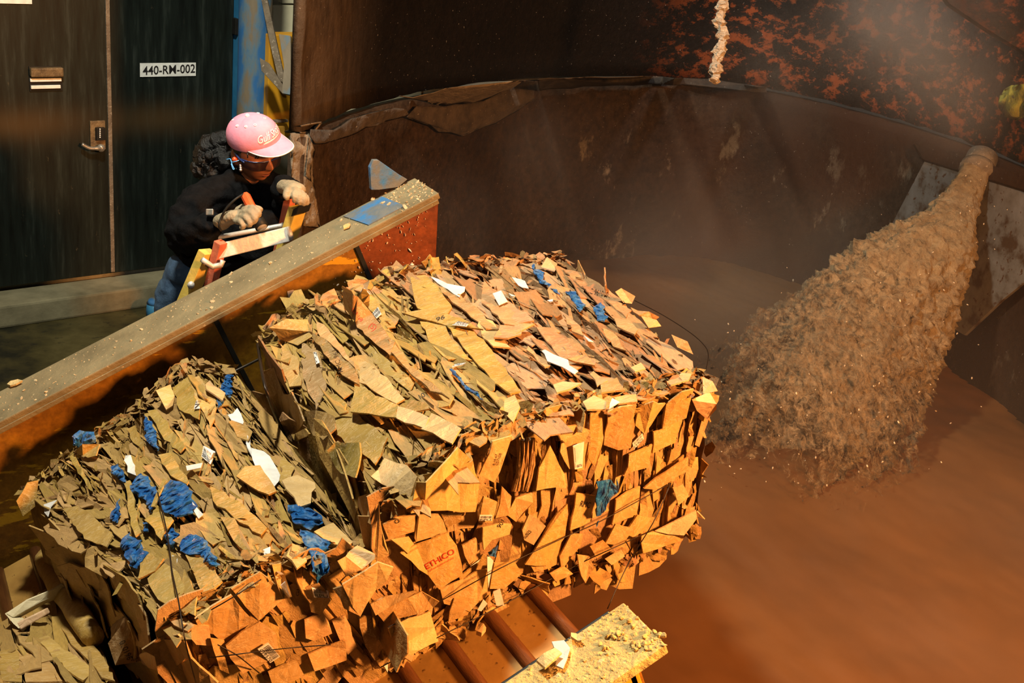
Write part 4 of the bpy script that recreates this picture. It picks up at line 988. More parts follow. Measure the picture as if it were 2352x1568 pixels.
for pts, c, l in [
    (K(6, (380, 590), (440, 620), (560, 690), (680, 830), (715, 945), (600, 880), (480, 740)), dk, .05),
    (K(6, (430, 525), (480, 545), (600, 690), (690, 830), (640, 790), (540, 690), (440, 600)), kr, .06),
    (K(6, (600, 285), (660, 320), (760, 430), (870, 560), (955, 660), (920, 750), (850, 690), (700, 560), (610, 400)), (.30, .165, .07), .08),
    (K(6, (900, 640), (960, 690), (1060, 830), (1190, 930), (1310, 1040), (1190, 990), (1060, 880), (940, 750)), (.32, .18, .075), .07),
    (K(6, (700, 360), (740, 300), (800, 350), (960, 560), (900, 570), (790, 450)), ol, .04),
    (K(6, (1050, 230), (1150, 215), (1240, 300), (1330, 430), (1290, 490), (1100, 440), (1065, 310)), ol, .05),
    (K(6, (1010, 470), (1180, 440), (1340, 490), (1540, 578), (1380, 560), (1130, 510)), OLIVE[1], .08),
    (K(6, (1120, 525), (1270, 530), (1330, 640), (1470, 790), (1300, 780), (1190, 680)), ol, .05),
    (K(6, (1300, 560), (1450, 570), (1560, 680), (1690, 840), (1790, 990), (1720, 1010), (1600, 930), (1480, 790)), ol, .05),
    (K(6, (1190, 225), (1290, 270), (1440, 400), (1540, 480), (1640, 580), (1560, 570), (1400, 440), (1260, 330)), br, .05),
    (K(6, (1480, 480), (1600, 520), (1720, 700), (1600, 690), (1540, 640)), lt, .04),
    (K(6, (1610, 630), (1650, 545), (1800, 560), (1790, 610), (1700, 635)), br2, .09),
    (K(6, (1540, 240), (1640, 400), (1800, 500), (1790, 560), (1680, 540), (1530, 400)), br2, .05),
    (K(6, (655, 1125), (690, 950), (830, 1020), (975, 1085), (965, 1168)), ol, .08),
    (K(6, (975, 1088), (1080, 1120), (1180, 1165), (1150, 1240), (965, 1168)), (.55, .37, .19), .085),
    (K(6, (1130, 1240), (1200, 1135), (1390, 1240), (1330, 1340), (1210, 1270)), (.52, .36, .17), .08),
    (K(6, (480, 1000), (560, 1010), (680, 1120), (900, 1300), (820, 1480), (700, 1380), (560, 1270)), OLIVE[3], .04),
    (K(6, (505, 1380), (560, 1320), (720, 1330), (730, 1400), (700, 1560), (600, 1530), (540, 1450)), (.25, .175, .045), .08),
    (K(6, (360, 1120), (430, 1110), (550, 1150), (560, 1230), (480, 1310), (400, 1260)), dk, .06),
    (K(6, (260, 1280), (360, 1230), (390, 1260), (310, 1315)), OLIVE[2], .09),
    (K(6, (1010, 1110), (1060, 1050), (1160, 1060), (1180, 1110), (1090, 1130)), OLIVE[3], .08),
    (K(6, (690, 800), (760, 790), (900, 900), (1020, 1040), (960, 1070), (830, 1000), (720, 930)), (.44, .29, .14), .04),
    (K(6, (590, 480), (660, 580), (800, 650), (950, 780), (1080, 930), (1050, 990), (860, 850), (680, 640)), ol2, .03),
    (K(6, (1680, 1050), (1750, 1020), (1790, 1100), (1740, 1200), (1690, 1150)), (.55, .37, .17), .06),
    (K(6, (110, 560), (230, 500), (370, 510), (400, 620), (300, 680), (180, 640)), KRAFT[6], .04),
    (K(6, (60, 850), (150, 820), (200, 960), (330, 1160), (220, 1190), (120, 1020)), dk, .03),
    (K(6, (200, 700), (310, 760), (330, 950), (250, 960), (200, 830)), KRAFT[6], .04),
    (K(6, (200, 1010), (270, 990), (350, 1180), (290, 1290), (240, 1170)), KRAFT[2], .04),
    (K(6, (330, 660), (440, 720), (500, 960), (430, 1110), (340, 900)), (.30, .19, .075), .03),
    # front, messy left half
    (K(8, (670, 488), (700, 292), (765, 290), (860, 190), (965, 70), (1060, 160), (1105, 290), (1075, 480), (900, 470)), (.48, .31, .12), .09),
    (K(8, (430, 265), (510, 150), (650, 190), (715, 265), (660, 425)), (.50, .34, .18), .07),
    (K(8, (490, 560), (600, 510), (700, 500), (690, 600), (530, 655)), kr, .04),
    (K(8, (600, 740), (700, 690), (900, 610), (960, 690), (1000, 880), (850, 972), (780, 880)), kr, .06),
    (K(8, (690, 640), (720, 500), (840, 490), (895, 600), (700, 670)), lt, .05),
    (K(8, (540, 660), (650, 640), (690, 690), (830, 650), (650, 745)), kr, .05),
    (K(8, (1105, 245), (1190, 30), (1305, 0), (1250, 150), (1200, 290)), (.50, .31, .11), .08),
    (K(8, (990, 690), (1080, 640), (1112, 770), (1045, 820)), kr, .05),
    (K(8, (1085, 470), (1130, 380), (1218, 420), (1190, 545), (1100, 540)), kr, .06),
    (K(8, (1120, 580), (1230, 550), (1305, 560), (1290, 620), (1180, 660), (1130, 720)), lt, .06),
    (K(8, (1460, 345), (1480, 200), (1550, 60), (1640, 240), (1650, 325)), lt, .06),
    (K(8, (1375, 590), (1420, 490), (1525, 570), (1450, 690), (1390, 660)), (.44, .30, .15), .06),
    (K(8, (855, 965), (1000, 910), (1090, 850), (1155, 840), (1150, 1000), (1040, 1110), (880, 1060)), kr, .05),
    (K(8, (1165, 965), (1200, 800), (1330, 800), (1365, 870), (1260, 960)), kr, .05),
    (K(8, (1415, 800), (1500, 660), (1600, 500), (1656, 560), (1590, 810), (1450, 860)), (.44, .26, .09), .04),
    (K(8, (910, 1170), (940, 1030), (1080, 1010), (1030, 1130)), kr, .05),
    (K(8, (430, 650), (470, 430), (490, 600), (530, 740), (455, 800)), lt, .09),
    (K(8, (860, 490), (990, 480), (980, 540), (900, 580)), dk, .05),
    (K(8, (1280, 500), (1330, 390), (1440, 360), (1440, 420), (1340, 540)), kr, .05),
    (K(8, (1210, 520), (1250, 320), (1310, 380), (1290, 500)), kr, .05),
    (K(8, (350, 380), (440, 360), (480, 400), (430, 560), (340, 480)), kr, .04),
    (K(8, (290, 470), (380, 520), (420, 590), (350, 640), (270, 560)), kr, .04),
    # front, neat right half
    (K(7, (555, 1215), (640, 1200), (730, 1240), (735, 1320), (700, 1500), (600, 1490), (540, 1380)), (.46, .26, .085), .05),
    (K(7, (860, 1110), (950, 1080), (1045, 1070), (1010, 1350), (930, 1370), (830, 1330)), (.47, .27, .09), .04),
    (K(7, (740, 1120), (850, 1115), (820, 1330), (760, 1480), (720, 1420)), (.42, .24, .08), .04),
    (K(7, (1060, 1080), (1160, 1040), (1240, 1060), (1100, 1260), (1040, 1200)), (.46, .27, .095), .05),
    (K(7, (1240, 1060), (1350, 980), (1430, 960), (1380, 1150), (1220, 1230)), (.42, .24, .085), .05),
    (K(7, (1160, 1250), (1340, 1150), (1300, 1320), (1150, 1390)), (.44, .25, .085), .04),
    (K(7, (1000, 1400), (1150, 1330), (1120, 1480), (960, 1540)), (.45, .26, .09), .04),
    (K(7, (690, 1060), (760, 1020), (850, 1060), (840, 1110), (720, 1110)), (.5, .32, .16), .06),
    (K(7, (930, 1070), (900, 1030), (1050, 1010), (1060, 1060)), (.48, .28, .11), .05),
    (K(7, (1420, 1035), (1540, 985), (1580, 1060), (1585, 1100), (1510, 1165), (1450, 1110)), (.55, .35, .19), .07),
    (K(7, (1490, 890), (1560, 920), (1590, 985), (1500, 1000)), br3, .06),
    (K(9, (980, 600), (1090, 545), (1230, 470), (1240, 520), (1160, 632), (1060, 620)), (.50, .33, .18), .07),
    (K(9, (1225, 500), (1250, 478), (1297, 525)), (.5, .33, .17), .07), (K(9, (890, 620), (985, 600), (1138, 650), (1120, 668), (1050, 690), (900, 740)), kr, .06),
    (K(9, (480, 750), (560, 760), (582, 830), (530, 935), (490, 835)), kr, .07), (K(9, (308, 875), (400, 820), (455, 868), (400, 900), (345, 925)), kr, .08),
    (K(9, (1090, 330), (1150, 300), (1190, 375), (1120, 440)), (.5, .3, .12), .06), (K(9, (660, 680), (720, 560), (840, 580), (760, 690)), kr, .05),
    (K(9, (370, 760), (440, 620), (520, 620), (500, 700), (380, 850)), kr, .05), (K(9, (780, 620), (860, 500), (950, 520), (880, 640)), kr, .05),
    (K(9, (430, 600), (470, 360), (590, 380), (560, 540)), (.46, .27, .09), .04), (K(9, (700, 560), (730, 400), (880, 320), (850, 500)), (.45, .26, .09), .04),
    (K(9, (150, 810), (300, 560), (420, 430), (400, 640), (290, 820)), (.45, .27, .09), .045), (K(9, (900, 330), (1050, 220), (1180, 130), (1180, 220), (1000, 340)), (.43, .25, .09), .05),
    (K(9, (660, 780), (760, 720), (780, 760), (700, 815)), lt, .06), (K(9, (560, 700), (650, 660), (700, 720), (600, 770)), kr, .06),
    # top right, warmer light put in as brown
    (K(7, (560, 175), (700, 205), (860, 310), (1015, 450), (980, 495), (830, 375), (640, 260)), br, .05),
    (K(7, (905, 320), (950, 300), (1042, 355), (1020, 402), (960, 392)), br3, .07), (K(7, (380, 560), (500, 570), (640, 700), (700, 820), (640, 850), (500, 720)), br, .04),
    (K(7, (100, 632), (150, 548), (370, 545), (260, 602)), br3, .08), (K(7, (810, 942), (920, 900), (972, 980), (815, 1002)), br, .08),
    (K(7, (495, 945), (560, 930), (680, 938), (600, 980), (520, 1000)), (.5, .32, .17), .08), (K(7, (330, 690), (380, 740), (480, 820), (440, 830), (320, 720)), br2, .07),
    (K(7, (410, 160), (450, 95), (520, 140), (500, 190)), (.52, .36, .2), .07), (K(7, (60, 350), (200, 390), (370, 520), (240, 540), (120, 450)), br2, .05),
    (K(7, (590, 770), (700, 750), (780, 800), (770, 820), (640, 790)), br, .08), (K(7, (900, 500), (1000, 520), (1060, 580), (1040, 610), (920, 560)), br3, .06),
    (K(7, (760, 860), (860, 920), (790, 960), (740, 880)), br3, .06), (K(7, (1010, 830), (1080, 800), (1110, 840), (1040, 860)), (.5, .32, .17), .09),
    (K(7, (1240, 930), (1350, 870), (1420, 880), (1400, 910), (1280, 950)), br3, .07), (K(7, (1280, 600), (1390, 650), (1430, 735), (1320, 690)), br3, .05),
    (K(7, (1010, 430), (1130, 460), (1200, 490), (1160, 520), (1060, 480)), br, .05), (K(7, (1080, 480), (1180, 510), (1210, 550), (1130, 560)), br3, .06),
    (K(7, (830, 570), (900, 600), (980, 720), (900, 690), (840, 620)), br, .05), (K(7, (560, 480), (660, 540), (700, 620), (620, 590)), br2, .05)]:
    B_.sheet(pts, c, l)
# pleated stack of flattened boxes seen edge-on in the front
for k in range(9):
    x = 1336 + k * 13
    B_.sheet(K(8, (x, 20 + k * 3), (x + 8, 10), (x + 26 - k * 2, 180), (x - 20 - k * 2, 350), (x - 30 - k * 2, 350), (x + 14 - k * 2, 185)), jig((.30, .17, .06))[:3], .05 + .012 * (k % 2), jag=.002, th=.006)
for pts, l in [(K(7, (340, 150), (372, 140), (372, 165), (440, 190), (430, 240), (520, 310), (545, 348), (480, 305), (385, 222)), .05), (K(7, (585, 325), (640, 318), (715, 410), (668, 458), (650, 400)), .05), (K(7, (760, 420), (820, 396), (855, 490), (840, 522), (788, 512)), .05),
               (K(9, (610, 290), (690, 278), (735, 320), (740, 275), (745, 330), (700, 400), (640, 500), (600, 512), (598, 470), (615, 400)), .07), (K(9, (595, 560), (625, 535), (610, 575)), .06), (K(8, (1148, 735), (1225, 700), (1210, 775), (1170, 765)), .08), (K(6, (1310, 835), (1330, 838), (1450, 960), (1540, 1045), (1420, 970), (1330, 870)), .07)]:
    BF(B_, pts, l, .022)
for pts, l in [(K(7, (225, 222), (285, 240), (330, 300), (290, 290), (240, 250)), .06), (K(7, (25, 330), (65, 325), (70, 355), (30, 358)), .06), (K(7, (200, 335), (240, 355), (230, 365)), .05), (K(7, (415, 715), (440, 712), (590, 775), (600, 810), (660, 848), (640, 876), (560, 820), (450, 780)), .09), (K(7, (702, 613), (765, 660), (730, 655)), .07),
               (K(6, (1187, 225), (1240, 235), (1300, 270), (1418, 290), (1380, 360), (1300, 300), (1230, 260)), .08), (K(6, (715, 325), (745, 292), (790, 345)), .06), (K(7, (862, 1103), (890, 1030), (935, 1058)), .08), (K(8, (1150, 750), (1195, 790), (1180, 880), (1160, 960), (1155, 850)), .08), (K(8, (1195, 985), (1235, 970), (1265, 1078), (1215, 1080)), .09), (K(8, (1100, 1100), (1130, 1035), (1155, 1060), (1120, 1105)), .07), (K(8, (1045, 830), (1110, 780), (1100, 800)), .08), (K(7, (455, 376), (490, 374), (492, 388), (470, 386)), .06)]:
    WP_(B_, pts, l)
# lettering on the sheets
for b in (A_, B_, C_): b.build_tree()
B_.print_('RMC 961010', K(7, (697, 322))[0], K(7, (856, 358))[0], 13)
B_.print_('RMC 961', K(6, (603, 850))[0], K(6, (560, 705))[0], 11)
B_.print_('96', K(6, (1275, 472))[0], K(6, (1222, 492))[0], 9, shear=.2)
B_.print_('10', K(6, (1120, 1035))[0], K(6, (1155, 1015))[0], 11)
B_.print_('RMC', K(7, (350, 1155))[0], K(7, (332, 1225))[0], 10)
B_.print_('RMC', K(9, (502, 448))[0], K(9, (566, 462))[0], 14, shear=.2)
B_.print_('RMC', K(9, (1060, 100))[0], K(9, (1130, 62))[0], 6)
B_.print_('10', K(7, (1108, 1362))[0], K(7, (1138, 1345))[0], 10)
B_.print_('02025', K(8, (1400, 655))[0], K(8, (1440, 610))[0], 9)
B_.print_('8-18-67', K(8, (1205, 190))[0], K(8, (1225, 120))[0], 5); B_.print_('CD71020', K(8, (1225, 190))[0], K(8, (1250, 115))[0], 6)
B_.print_('O', K(8, (575, 560))[0], K(8, (605, 550))[0], 9)
B_.print_('R', K(8, (480, 360))[0], K(8, (505, 340))[0], 12)
B_.print_('ETHICO', K(8, (775, 850))[0], K(8, (955, 745))[0], 13, 'redink', bold=.01); B_.print_('a Johnson & Johnson company', K(8, (790, 868))[0], K(8, (950, 780))[0], 6, 'redink', shear=.3)
B_.print_('901 ', K(8, (1240, 590))[0], K(8, (1270, 545))[0], 10)
B_.print_('CER 168', K(6, (655, 440))[0], K(6, (720, 520))[0], 9, 'redink'); B_.print_('(S)', K(6, (765, 560))[0], K(6, (800, 590))[0], 18, 'redink')
B_.print_('V', K(7, (975, 415))[0], K(7, (985, 385))[0], 8); B_.print_('10', K(6, (790, 755))[0], K(6, (805, 745))[0], 7)
A_.print_('961010', K(5, (1025, 1375))[0], K(5, (960, 1235))[0], 15)
A_.print_('3C', K(5, (1055, 1405))[0], K(5, (1060, 1370))[0], 14)
A_.print_('GI', K(5, (2300, 900))[0], K(5, (2305, 850))[0], 7)
B_.barcode(K(7, (135, 408), (192, 383), (148, 310), (92, 330)), '102710259', bars=16)
B_.barcode(K(7, (640, 1502), (690, 1490), (702, 1318), (628, 1348)), '1168990', fill=.7)
B_.barcode(K(7, (1035, 1370), (1100, 1300), (1090, 1262), (1025, 1330)), 'EY925', fill=.4)
B_.barcode(K(8, (1105, 540), (1185, 540), (1190, 505), (1110, 505)), 'RPU', fill=.5)
B_.barcode(K(6, (800, 460), (835, 420), (858, 465), (825, 495)), 'H4B', fill=.45)
B_.barcode(K(6, (1330, 540), (1425, 550), (1440, 530), (1370, 515)), '10294', fill=.5)
B_.barcode(K(6, (405, 720), (425, 800), (448, 790), (425, 720)), '10', fill=.4)
B_.barcode(K(6, (1330, 820), (1400, 805), (1425, 790), (1350, 800)), 'OD', fill=.3)
A_.barcode(K(5, (1985, 1310), (2080, 1415), (2155, 1365), (2065, 1258)), '019570', fill=.6)
A_.barcode(K(8, (60, 1025), (155, 1030), (150, 985), (45, 965)), 'RPU', fill=.5)
A_.barcode(K(4, (1395, 1110), (1455, 1162), (1490, 1075), (1410, 1035)), '8846 028', fill=.3)
A_.barcode(K(5, (2160, 820), (2200, 920), (2232, 905), (2195, 790)), '33', fill=.7)
A_.barcode(K(8, (175, 330), (260, 385), (265, 350), (190, 310)), '10289', fill=.4)
A_.barcode(K(4, (1342, 780), (1385, 778), (1368, 718), (1358, 722)), '7', fill=.3)
# binding wires and straps
def wire(bale, px, d=None, rad=.0014, name='binding_wire', lift=.03, mat='wire'):
    pts = []
    for i, p in enumerate(px):
        dd = d[i] if d else bale.surf(p)[0] - lift
        pts.append(CAM + (ray(p) * dd if d else ray(p).normalized() * dd))
    return tube(name, spline(pts, 6), rad, MT[mat], bale.root, 5)
wire(B_, [(892, 1440), (1000, 1386), (1150, 1304), (1300, 1232), (1382, 1195), (1541, 1109)], lift=.05); wire(B_, [(874, 1532), (1004, 1464), (1150, 1391), (1320, 1300), (1400, 1262), (1500, 1217)], lift=.06)
wire(B_, [(1458, 690), (1520, 722), (1580, 760), (1615, 790), (1627, 815), (1620, 856)], [3.95, 3.8, 3.6, 3.4, 3.25, 3.15])
wire(B_, [(1541, 1109), (1500, 1200), (1445, 1290), (1395, 1398)], [2.95, 2.9, 2.9, 2.85], .0014)
wire(B_, [(592, 790), (610, 890), (650, 990), (700, 1080), (760, 1170)], rad=.005, lift=.02, name='strap')
wire(A_, [(362, 1130), (385, 1230), (395, 1310), (410, 1380), (425, 1470), (450, 1568)], lift=.04, rad=.0017)
wire(A_, [(480, 1510), (560, 1500), (660, 1488), (760, 1480)], lift=.08); wire(A_, [(500, 1480), (545, 1505), (595, 1545)], lift=.04)
wire(A_, [(440, 1425), (520, 1380), (600, 1330)], lift=.03)
wire(A_, [(532, 856), (560, 842), (600, 822)], [3.72, 3.74, 3.78], .005, 'twisted_wire')
# pale block and boards leaning at the left edge
pb_ = thing('packing_corner', 'cream foam packing corner lying on the lower left bale', 'packaging', P(60, 1420, 3.3))
MT['foam'] = simple('cream_packing', [(.3, (.46, .38, .22)), (.7, (.60, .52, .34))], 12, .7, bmp=.4)
prism('arm', [P(x, y, d) for x, y, d in [(12, 1408, 3.2), (60, 1376, 3.24), (118, 1352, 3.28), (140, 1338, 3.3), (150, 1346, 3.3), (140, 1366, 3.3), (95, 1382, 3.26), (30, 1418, 3.2)]], FWD * .04 - UP * .012, MT['foam'], pb_, .004)
prism('arm', [P(x, y, d) for x, y, d in [(10, 1408, 3.2), (26, 1418, 3.2), (60, 1440, 3.16), (52, 1452, 3.15), (30, 1432, 3.17)]], FWD * .04, MT['foam'], pb_, .003)
o = prism('side_strip', [P(x, y, d) for x, y, d in [(38, 1430, 3.14), (100, 1400, 3.18), (106, 1412, 3.18), (48, 1446, 3.14)]], FWD * .03, MT['card'], pb_, .003); o.color = (.55, .36, .22, 1)
MT['skin'] = simple('dark_brown_skin', [(.3, (.21, .070, .028)), (.7, (.29, .105, .045))], 22, .42, bmp=.05, spec=.5)
MT['lips'] = plain('lip_skin', (.21, .062, .045), .35)
MT['cloth'] = simple('black_fleece', [(.3, (.0025, .0025, .003)), (.7, (.006, .006, .0068))], 40, .9, bmp=.5, spec=.08)
MT['jean'] = simple('blue_denim', [(.3, (.012, .034, .075)), (.7, (.035, .075, .135))], 18, .85, bmp=.4, fine=(8, .62, .7, (.075, .13, .20)))
MT['pink'] = simple('pink_cap_cloth', [(.3, (.74, .25, .36)), (.7, (.82, .31, .43))], 30, .75, bmp=.1)
MT['white'] = plain('white_stitching', (.86, .82, .80), .6)
MT['pinkd'] = plain('dark_pink_thread', (.62, .14, .28), .6)
MT['hair'] = simple('black_curly_hair', [(.3, (.002, .002, .002)), (.7, (.006, .005, .005))], 60, .3, bmp=.6, spec=.4)
MT['leath'] = simple('tan_work_leather', [(.3, (.19, .145, .085)), (.7, (.34, .27, .17))], 16, .75, bmp=.5, fine=(12, .62, .72, (.48, .42, .32)))
MT['oran'] = plain('orange_plastic', (.85, .10, .025), .35)
MT['redr'] = simple('red_orange_fibreglass', [(.3, (.42, .09, .045)), (.7, (.60, .16, .08))], 18, .6, bmp=.2, fine=(30, .62, .7, (.45, .36, .28)))
MT['yelr'] = simple('yellow_fibreglass', [(.3, (.50, .34, .05)), (.7, (.66, .48, .11))], 12, .6, bmp=.2, fine=(22, .62, .72, (.40, .33, .20)))
MT['alu'] = simple('dusty_aluminium', [(.3, (.38, .36, .33)), (.7, (.58, .55, .50))], 20, .5, metal=.3, bmp=.2)
MT['blue'] = plain('bright_blue_cord', (.10, .38, .80), .5)
MT['navy'] = plain('navy_frame', (.012, .03, .12), .3)
MT['silver'] = plain('silver', (.75, .74, .78), .2, .9)
MT['beige'] = plain('flashlight_glass', (.30, .26, .22), .1)
def lensmat():
    mt, t, b = nt('smoky_lens'); b.inputs['Base Color'].default_value = (.012, .008, .012, 1); b.inputs['Roughness'].default_value = .08
    v = coord(t); al = ramp(t, noi(t, v, 3), [(0, (.72, .72, .72)), (1, (.76, .76, .76))]); t.links.new(al, b.inputs['Alpha']); return mt
MT['lens'] = lensmat()
def skin_mesh(verts, edges, radii, sub=2, root=0):
    me = bpy.data.meshes.new('skin'); me.from_pydata([tuple(v) for v in verts], edges, [])
    o = bpy.data.objects.new('skin', me); COL.objects.link(o)
    o.modifiers.new('s', 'SKIN').use_smooth_shade = True
    ly = me.skin_vertices[0].data if len(me.skin_vertices) else None
    if ly is None:
        bpy.context.view_layer.objects.active = o; o.modifiers.clear(); o.modifiers.new('s', 'SKIN'); ly = me.skin_vertices[0].data
    for i, r in enumerate(radii):
        ly[i].radius = (r, r) if not isinstance(r, tuple) else r; ly[i].use_root = (i == root)
    sd = o.modifiers.new('d', 'SUBSURF'); sd.levels = sd.render_levels = sub
    bpy.context.view_layer.update()
    m2 = bpy.data.meshes.new_from_object(o.evaluated_get(bpy.context.evaluated_depsgraph_get()))
    bpy.data.objects.remove(o); return m2
def chain(pts, rad, sub=2):
    return skin_mesh(pts, [(i, i + 1) for i in range(len(pts) - 1)], rad if isinstance(rad, (list, tuple)) else [rad] * len(pts), sub)
def fuse(name, meshes, voxel, mat, parent, amp=0.0, fs=20, smooth_it=3):
    bm = bmesh.new()
    for me in meshes: bm.from_mesh(me)
    me = bpy.data.meshes.new(name); bm.to_mesh(me); bm.free()
    o = bpy.data.objects.new(name, me); COL.objects.link(o)
    rm = o.modifiers.new('r', 'REMESH'); rm.mode = 'VOXEL'; rm.voxel_size = voxel
    sm = o.modifiers.new('s', 'SMOOTH'); sm.iterations = smooth_it; sm.factor = .5
    bpy.context.view_layer.update()
    m2 = bpy.data.meshes.new_from_object(o.evaluated_get(bpy.context.evaluated_depsgraph_get()))
    bpy.data.objects.remove(o); m2.name = name; m2.materials.clear()
    if amp:
        nn = [v.normal.copy() for v in m2.vertices]
        for v, n in zip(m2.vertices, nn):
            c = v.co; k = nz(c, fs, 3) + .6 * nz((c.x * 1.0, c.y, c.z * 2.2), fs * 1.8, 8); v.co = c + n * amp * k
    return link(name, m2, mat, parent, True)
WX = .0
wom = thing('person', 'woman in black sweatshirt and pink cap leaning over the guard with a flashlight', 'person', (1.05, 4.3, 0))
Hc = P(585, 349, 4.35)
fwd = w_(Vector((.66, -.49, -.57))).normalized(); up0 = w_(Vector((-.16, .95, -.30)))
hu = (up0 - fwd * up0.dot(fwd)).normalized(); hs = fwd.cross(hu).normalized()
if hs.dot(CAM - Hc) < 0: hs = -hs
def HL(f, s, u): return Hc + fwd * f + hs * s + hu * u
def g2(x, y, sx, sy): return math.exp(-(x / sx) ** 2 - (y / sy) ** 2)
def head_pt(th, ph):
    # th polar angle from up, ph azimuth from forward
    du = math.cos(th); df = math.sin(th) * math.cos(ph); ds = math.sin(th) * math.sin(ph)
    a, b, c = .096, .075, .111
    if du < 0:
        t = -du; b *= 1 - .30 * t * t; a *= 1 - .10 * t
    f, s, u = df * a, ds * b, du * c
    if df > 0:
        k = df
        f += .030 * g2(ds, du + .16, .17, .17) * k + .012 * g2(ds, du - .02, .11, .20) * k       # nose, bridge
        f += .008 * g2(abs(ds) - .17, du + .20, .09, .09) * k                                     # nostril wings
        f += .013 * g2(ds, du + .44, .30, .085) * k + .012 * g2(ds, du + .56, .26, .07) * k        # lips
        f -= .006 * g2(ds, du + .502, .34, .022) * k                                              # mouth line
        f += .016 * g2(ds, du + .86, .34, .16) * k - .004 * g2(ds, du + .68, .3, .06) * k          # chin
        f -= .012 * g2(abs(ds) - .38, du - .06, .20, .11) * k + -.007 * g2(ds, du - .24, .6, .08) * k   # sockets, brow
        s += math.copysign(.006 * g2(abs(ds) - .62, du + .20, .22, .20), ds); f += .006 * g2(abs(ds) - .55, du + .22, .22, .2)
    return HL(f, s, u)
bm = bmesh.new(); NT_, NP_ = 64, 80
top = bm.verts.new(head_pt(0, 0)); bot = bm.verts.new(head_pt(math.pi, 0)); rg = []
for i in range(1, NT_): rg.append([bm.verts.new(head_pt(math.pi * i / NT_, 2 * math.pi * j / NP_)) for j in range(NP_)])
for j in range(NP_):
    q = (j + 1) % NP_; bm.faces.new((top, rg[0][j], rg[0][q])); bm.faces.new((bot, rg[-1][q], rg[-1][j]))
    for a, b in zip(rg, rg[1:]): bm.faces.new((a[j], b[j], b[q], a[q]))
fix(bm); hm = bpy.data.meshes.new('head'); bm.to_mesh(hm); bm.free()
# ear
bm = bmesh.new(); bmesh.ops.create_uvsphere(bm, u_segments=20, v_segments=14, radius=1.0)
er = HL(-.014, .072, -.012)
for v in bm.verts:
    x, y, z = v.co; rim = math.hypot(x, z); d = .011 * y - .008 * max(0, 1 - rim * 1.5) * (1 if y > 0 else 0)
    v.co = er + fwd * (x * .017 - z * .004) + hu * (z * .031) + hs * (d + .004) - fwd * .006 * (y > 0)
fix(bm); em = bpy.data.meshes.new('ear'); bm.to_mesh(em); bm.free()
nb = P(545, 436, 4.44); nk0 = HL(-.025, 0, -.075); nk1 = HL(-.045, 0, -.125)
pel = P(450, 645, 4.52)
body = [hm, em, chain([HL(-.02, 0, -.04), nk0, nk1, nb, P(520, 480, 4.5), P(480, 580, 4.54), pel], [.05, .052, .054, .062, .11, .11, .12])]
feet = [Vector((1.02, 4.36, .05)), Vector((1.16, 4.30, .05))]
for ft, off in zip(feet, (-.08, .08)):
    hip = pel + RIGHT * off - ZUP * .06; kn = hip.lerp(ft, .5) + Vector((.04, -.03, 0)); body.append(chain([hip, kn, ft, ft + Vector((.10, -.12, -.02))], [.07, .05, .035, .035]))
fuse('body', body, .0048, MT['skin'], wom, smooth_it=1)
# lips
bm = bmesh.new(); lp = []
for i in range(13):
    row = []
    for j in range(7):
        ds = -.27 + .54 * i / 12; h = (1 - (ds / .30) ** 2); du = -.505 + (-.5 + j / 6) * .17 * h; th = math.acos(du); sn = math.sin(th)
        ph = math.asin(max(-1, min(1, ds / sn))); p = head_pt(th, ph); row.append(bm.verts.new(p + fwd * .0012))
    lp.append(row)
for i in range(12):
    for j in range(6): bm.faces.new((lp[i][j], lp[i + 1][j], lp[i + 1][j + 1], lp[i][j + 1]))
bmesh.ops.remove_doubles(bm, verts=bm.verts[:], dist=1e-5); bm.normal_update()
bobj('lips', bm, MT['lips'], wom, True)
for sg_ in (-1, 1):
    e = HL(.0685, .031 * sg_, -.006); bm = bmesh.new(); bmesh.ops.create_uvsphere(bm, u_segments=16, v_segments=10, radius=.0115, matrix=Matrix.Translation(e))
    ey = bobj('eye', bm, MT['white'], wom, True); bm = bmesh.new(); bmesh.ops.create_uvsphere(bm, u_segments=12, v_segments=8, radius=.0062, matrix=Matrix.Translation(e + fwd * .0078)); bobj('iris', bm, MT['blk'], ey, True)
# hair: close cap, fringe and a curly ponytail
bm = bmesh.new()
bmesh.ops.create_uvsphere(bm, u_segments=40, v_segments=28, radius=1.0)
for v in bm.verts:
    x, y, z = v.co
    if x > .25 and z < .30: x = .25 + (x - .25) * .1
    if z < -.25 and x > -.35: x = -.35 + (x + .35) * .2
    v.co = HL(x * .103 - .004, y * .079, z * .110 + .006) + Vector((nz((x, y, z), 9), nz((x, y, z), 9, 1), nz((x, y, z), 9, 2))) * .004
fix(bm); hairo = bobj('hair', bm, MT['hair'], wom, True)
for k in range(16):
    s0 = rnd.uniform(-.055, .07); u0 = .052 - abs(s0) * .1
    p0 = HL(.088 - abs(s0) * .35, s0, u0 + .012); p1 = HL(.102 - abs(s0) * .38, s0 + rnd.uniform(-.004, .006), u0 - .012); p2 = HL(.096 - abs(s0) * .38, s0 + rnd.uniform(-.01, .01), u0 - rnd.uniform(.02, .032))
    tube('fringe_strand', spline([p0.lerp(p1, .75) - fwd * .008, p1 - fwd * .006, p2], 4), [.0025] * 8 + [.001], MT['hair'], hairo, 5)
pt0 = P(512, 330, 4.43)
bm = bmesh.new()
for i, (x, y, d, r) in enumerate([(508, 326, 4.44, .045), (488, 340, 4.46, .055), (476, 362, 4.47, .055), (500, 362, 4.46, .06), (466, 388, 4.48, .045), (490, 392, 4.47, .05), (520, 372, 4.43, .04)]):
    bmesh.ops.create_icosphere(bm, subdivisions=4, radius=r, matrix=Matrix.Translation(P(x, y, d)))
for v in bm.verts: v.co += Vector((nz(v.co, 45), nz(v.co, 45, 1), nz(v.co, 45, 2))) * .012
fix(bm); bobj('ponytail', bm, MT['hair'], hairo, True)
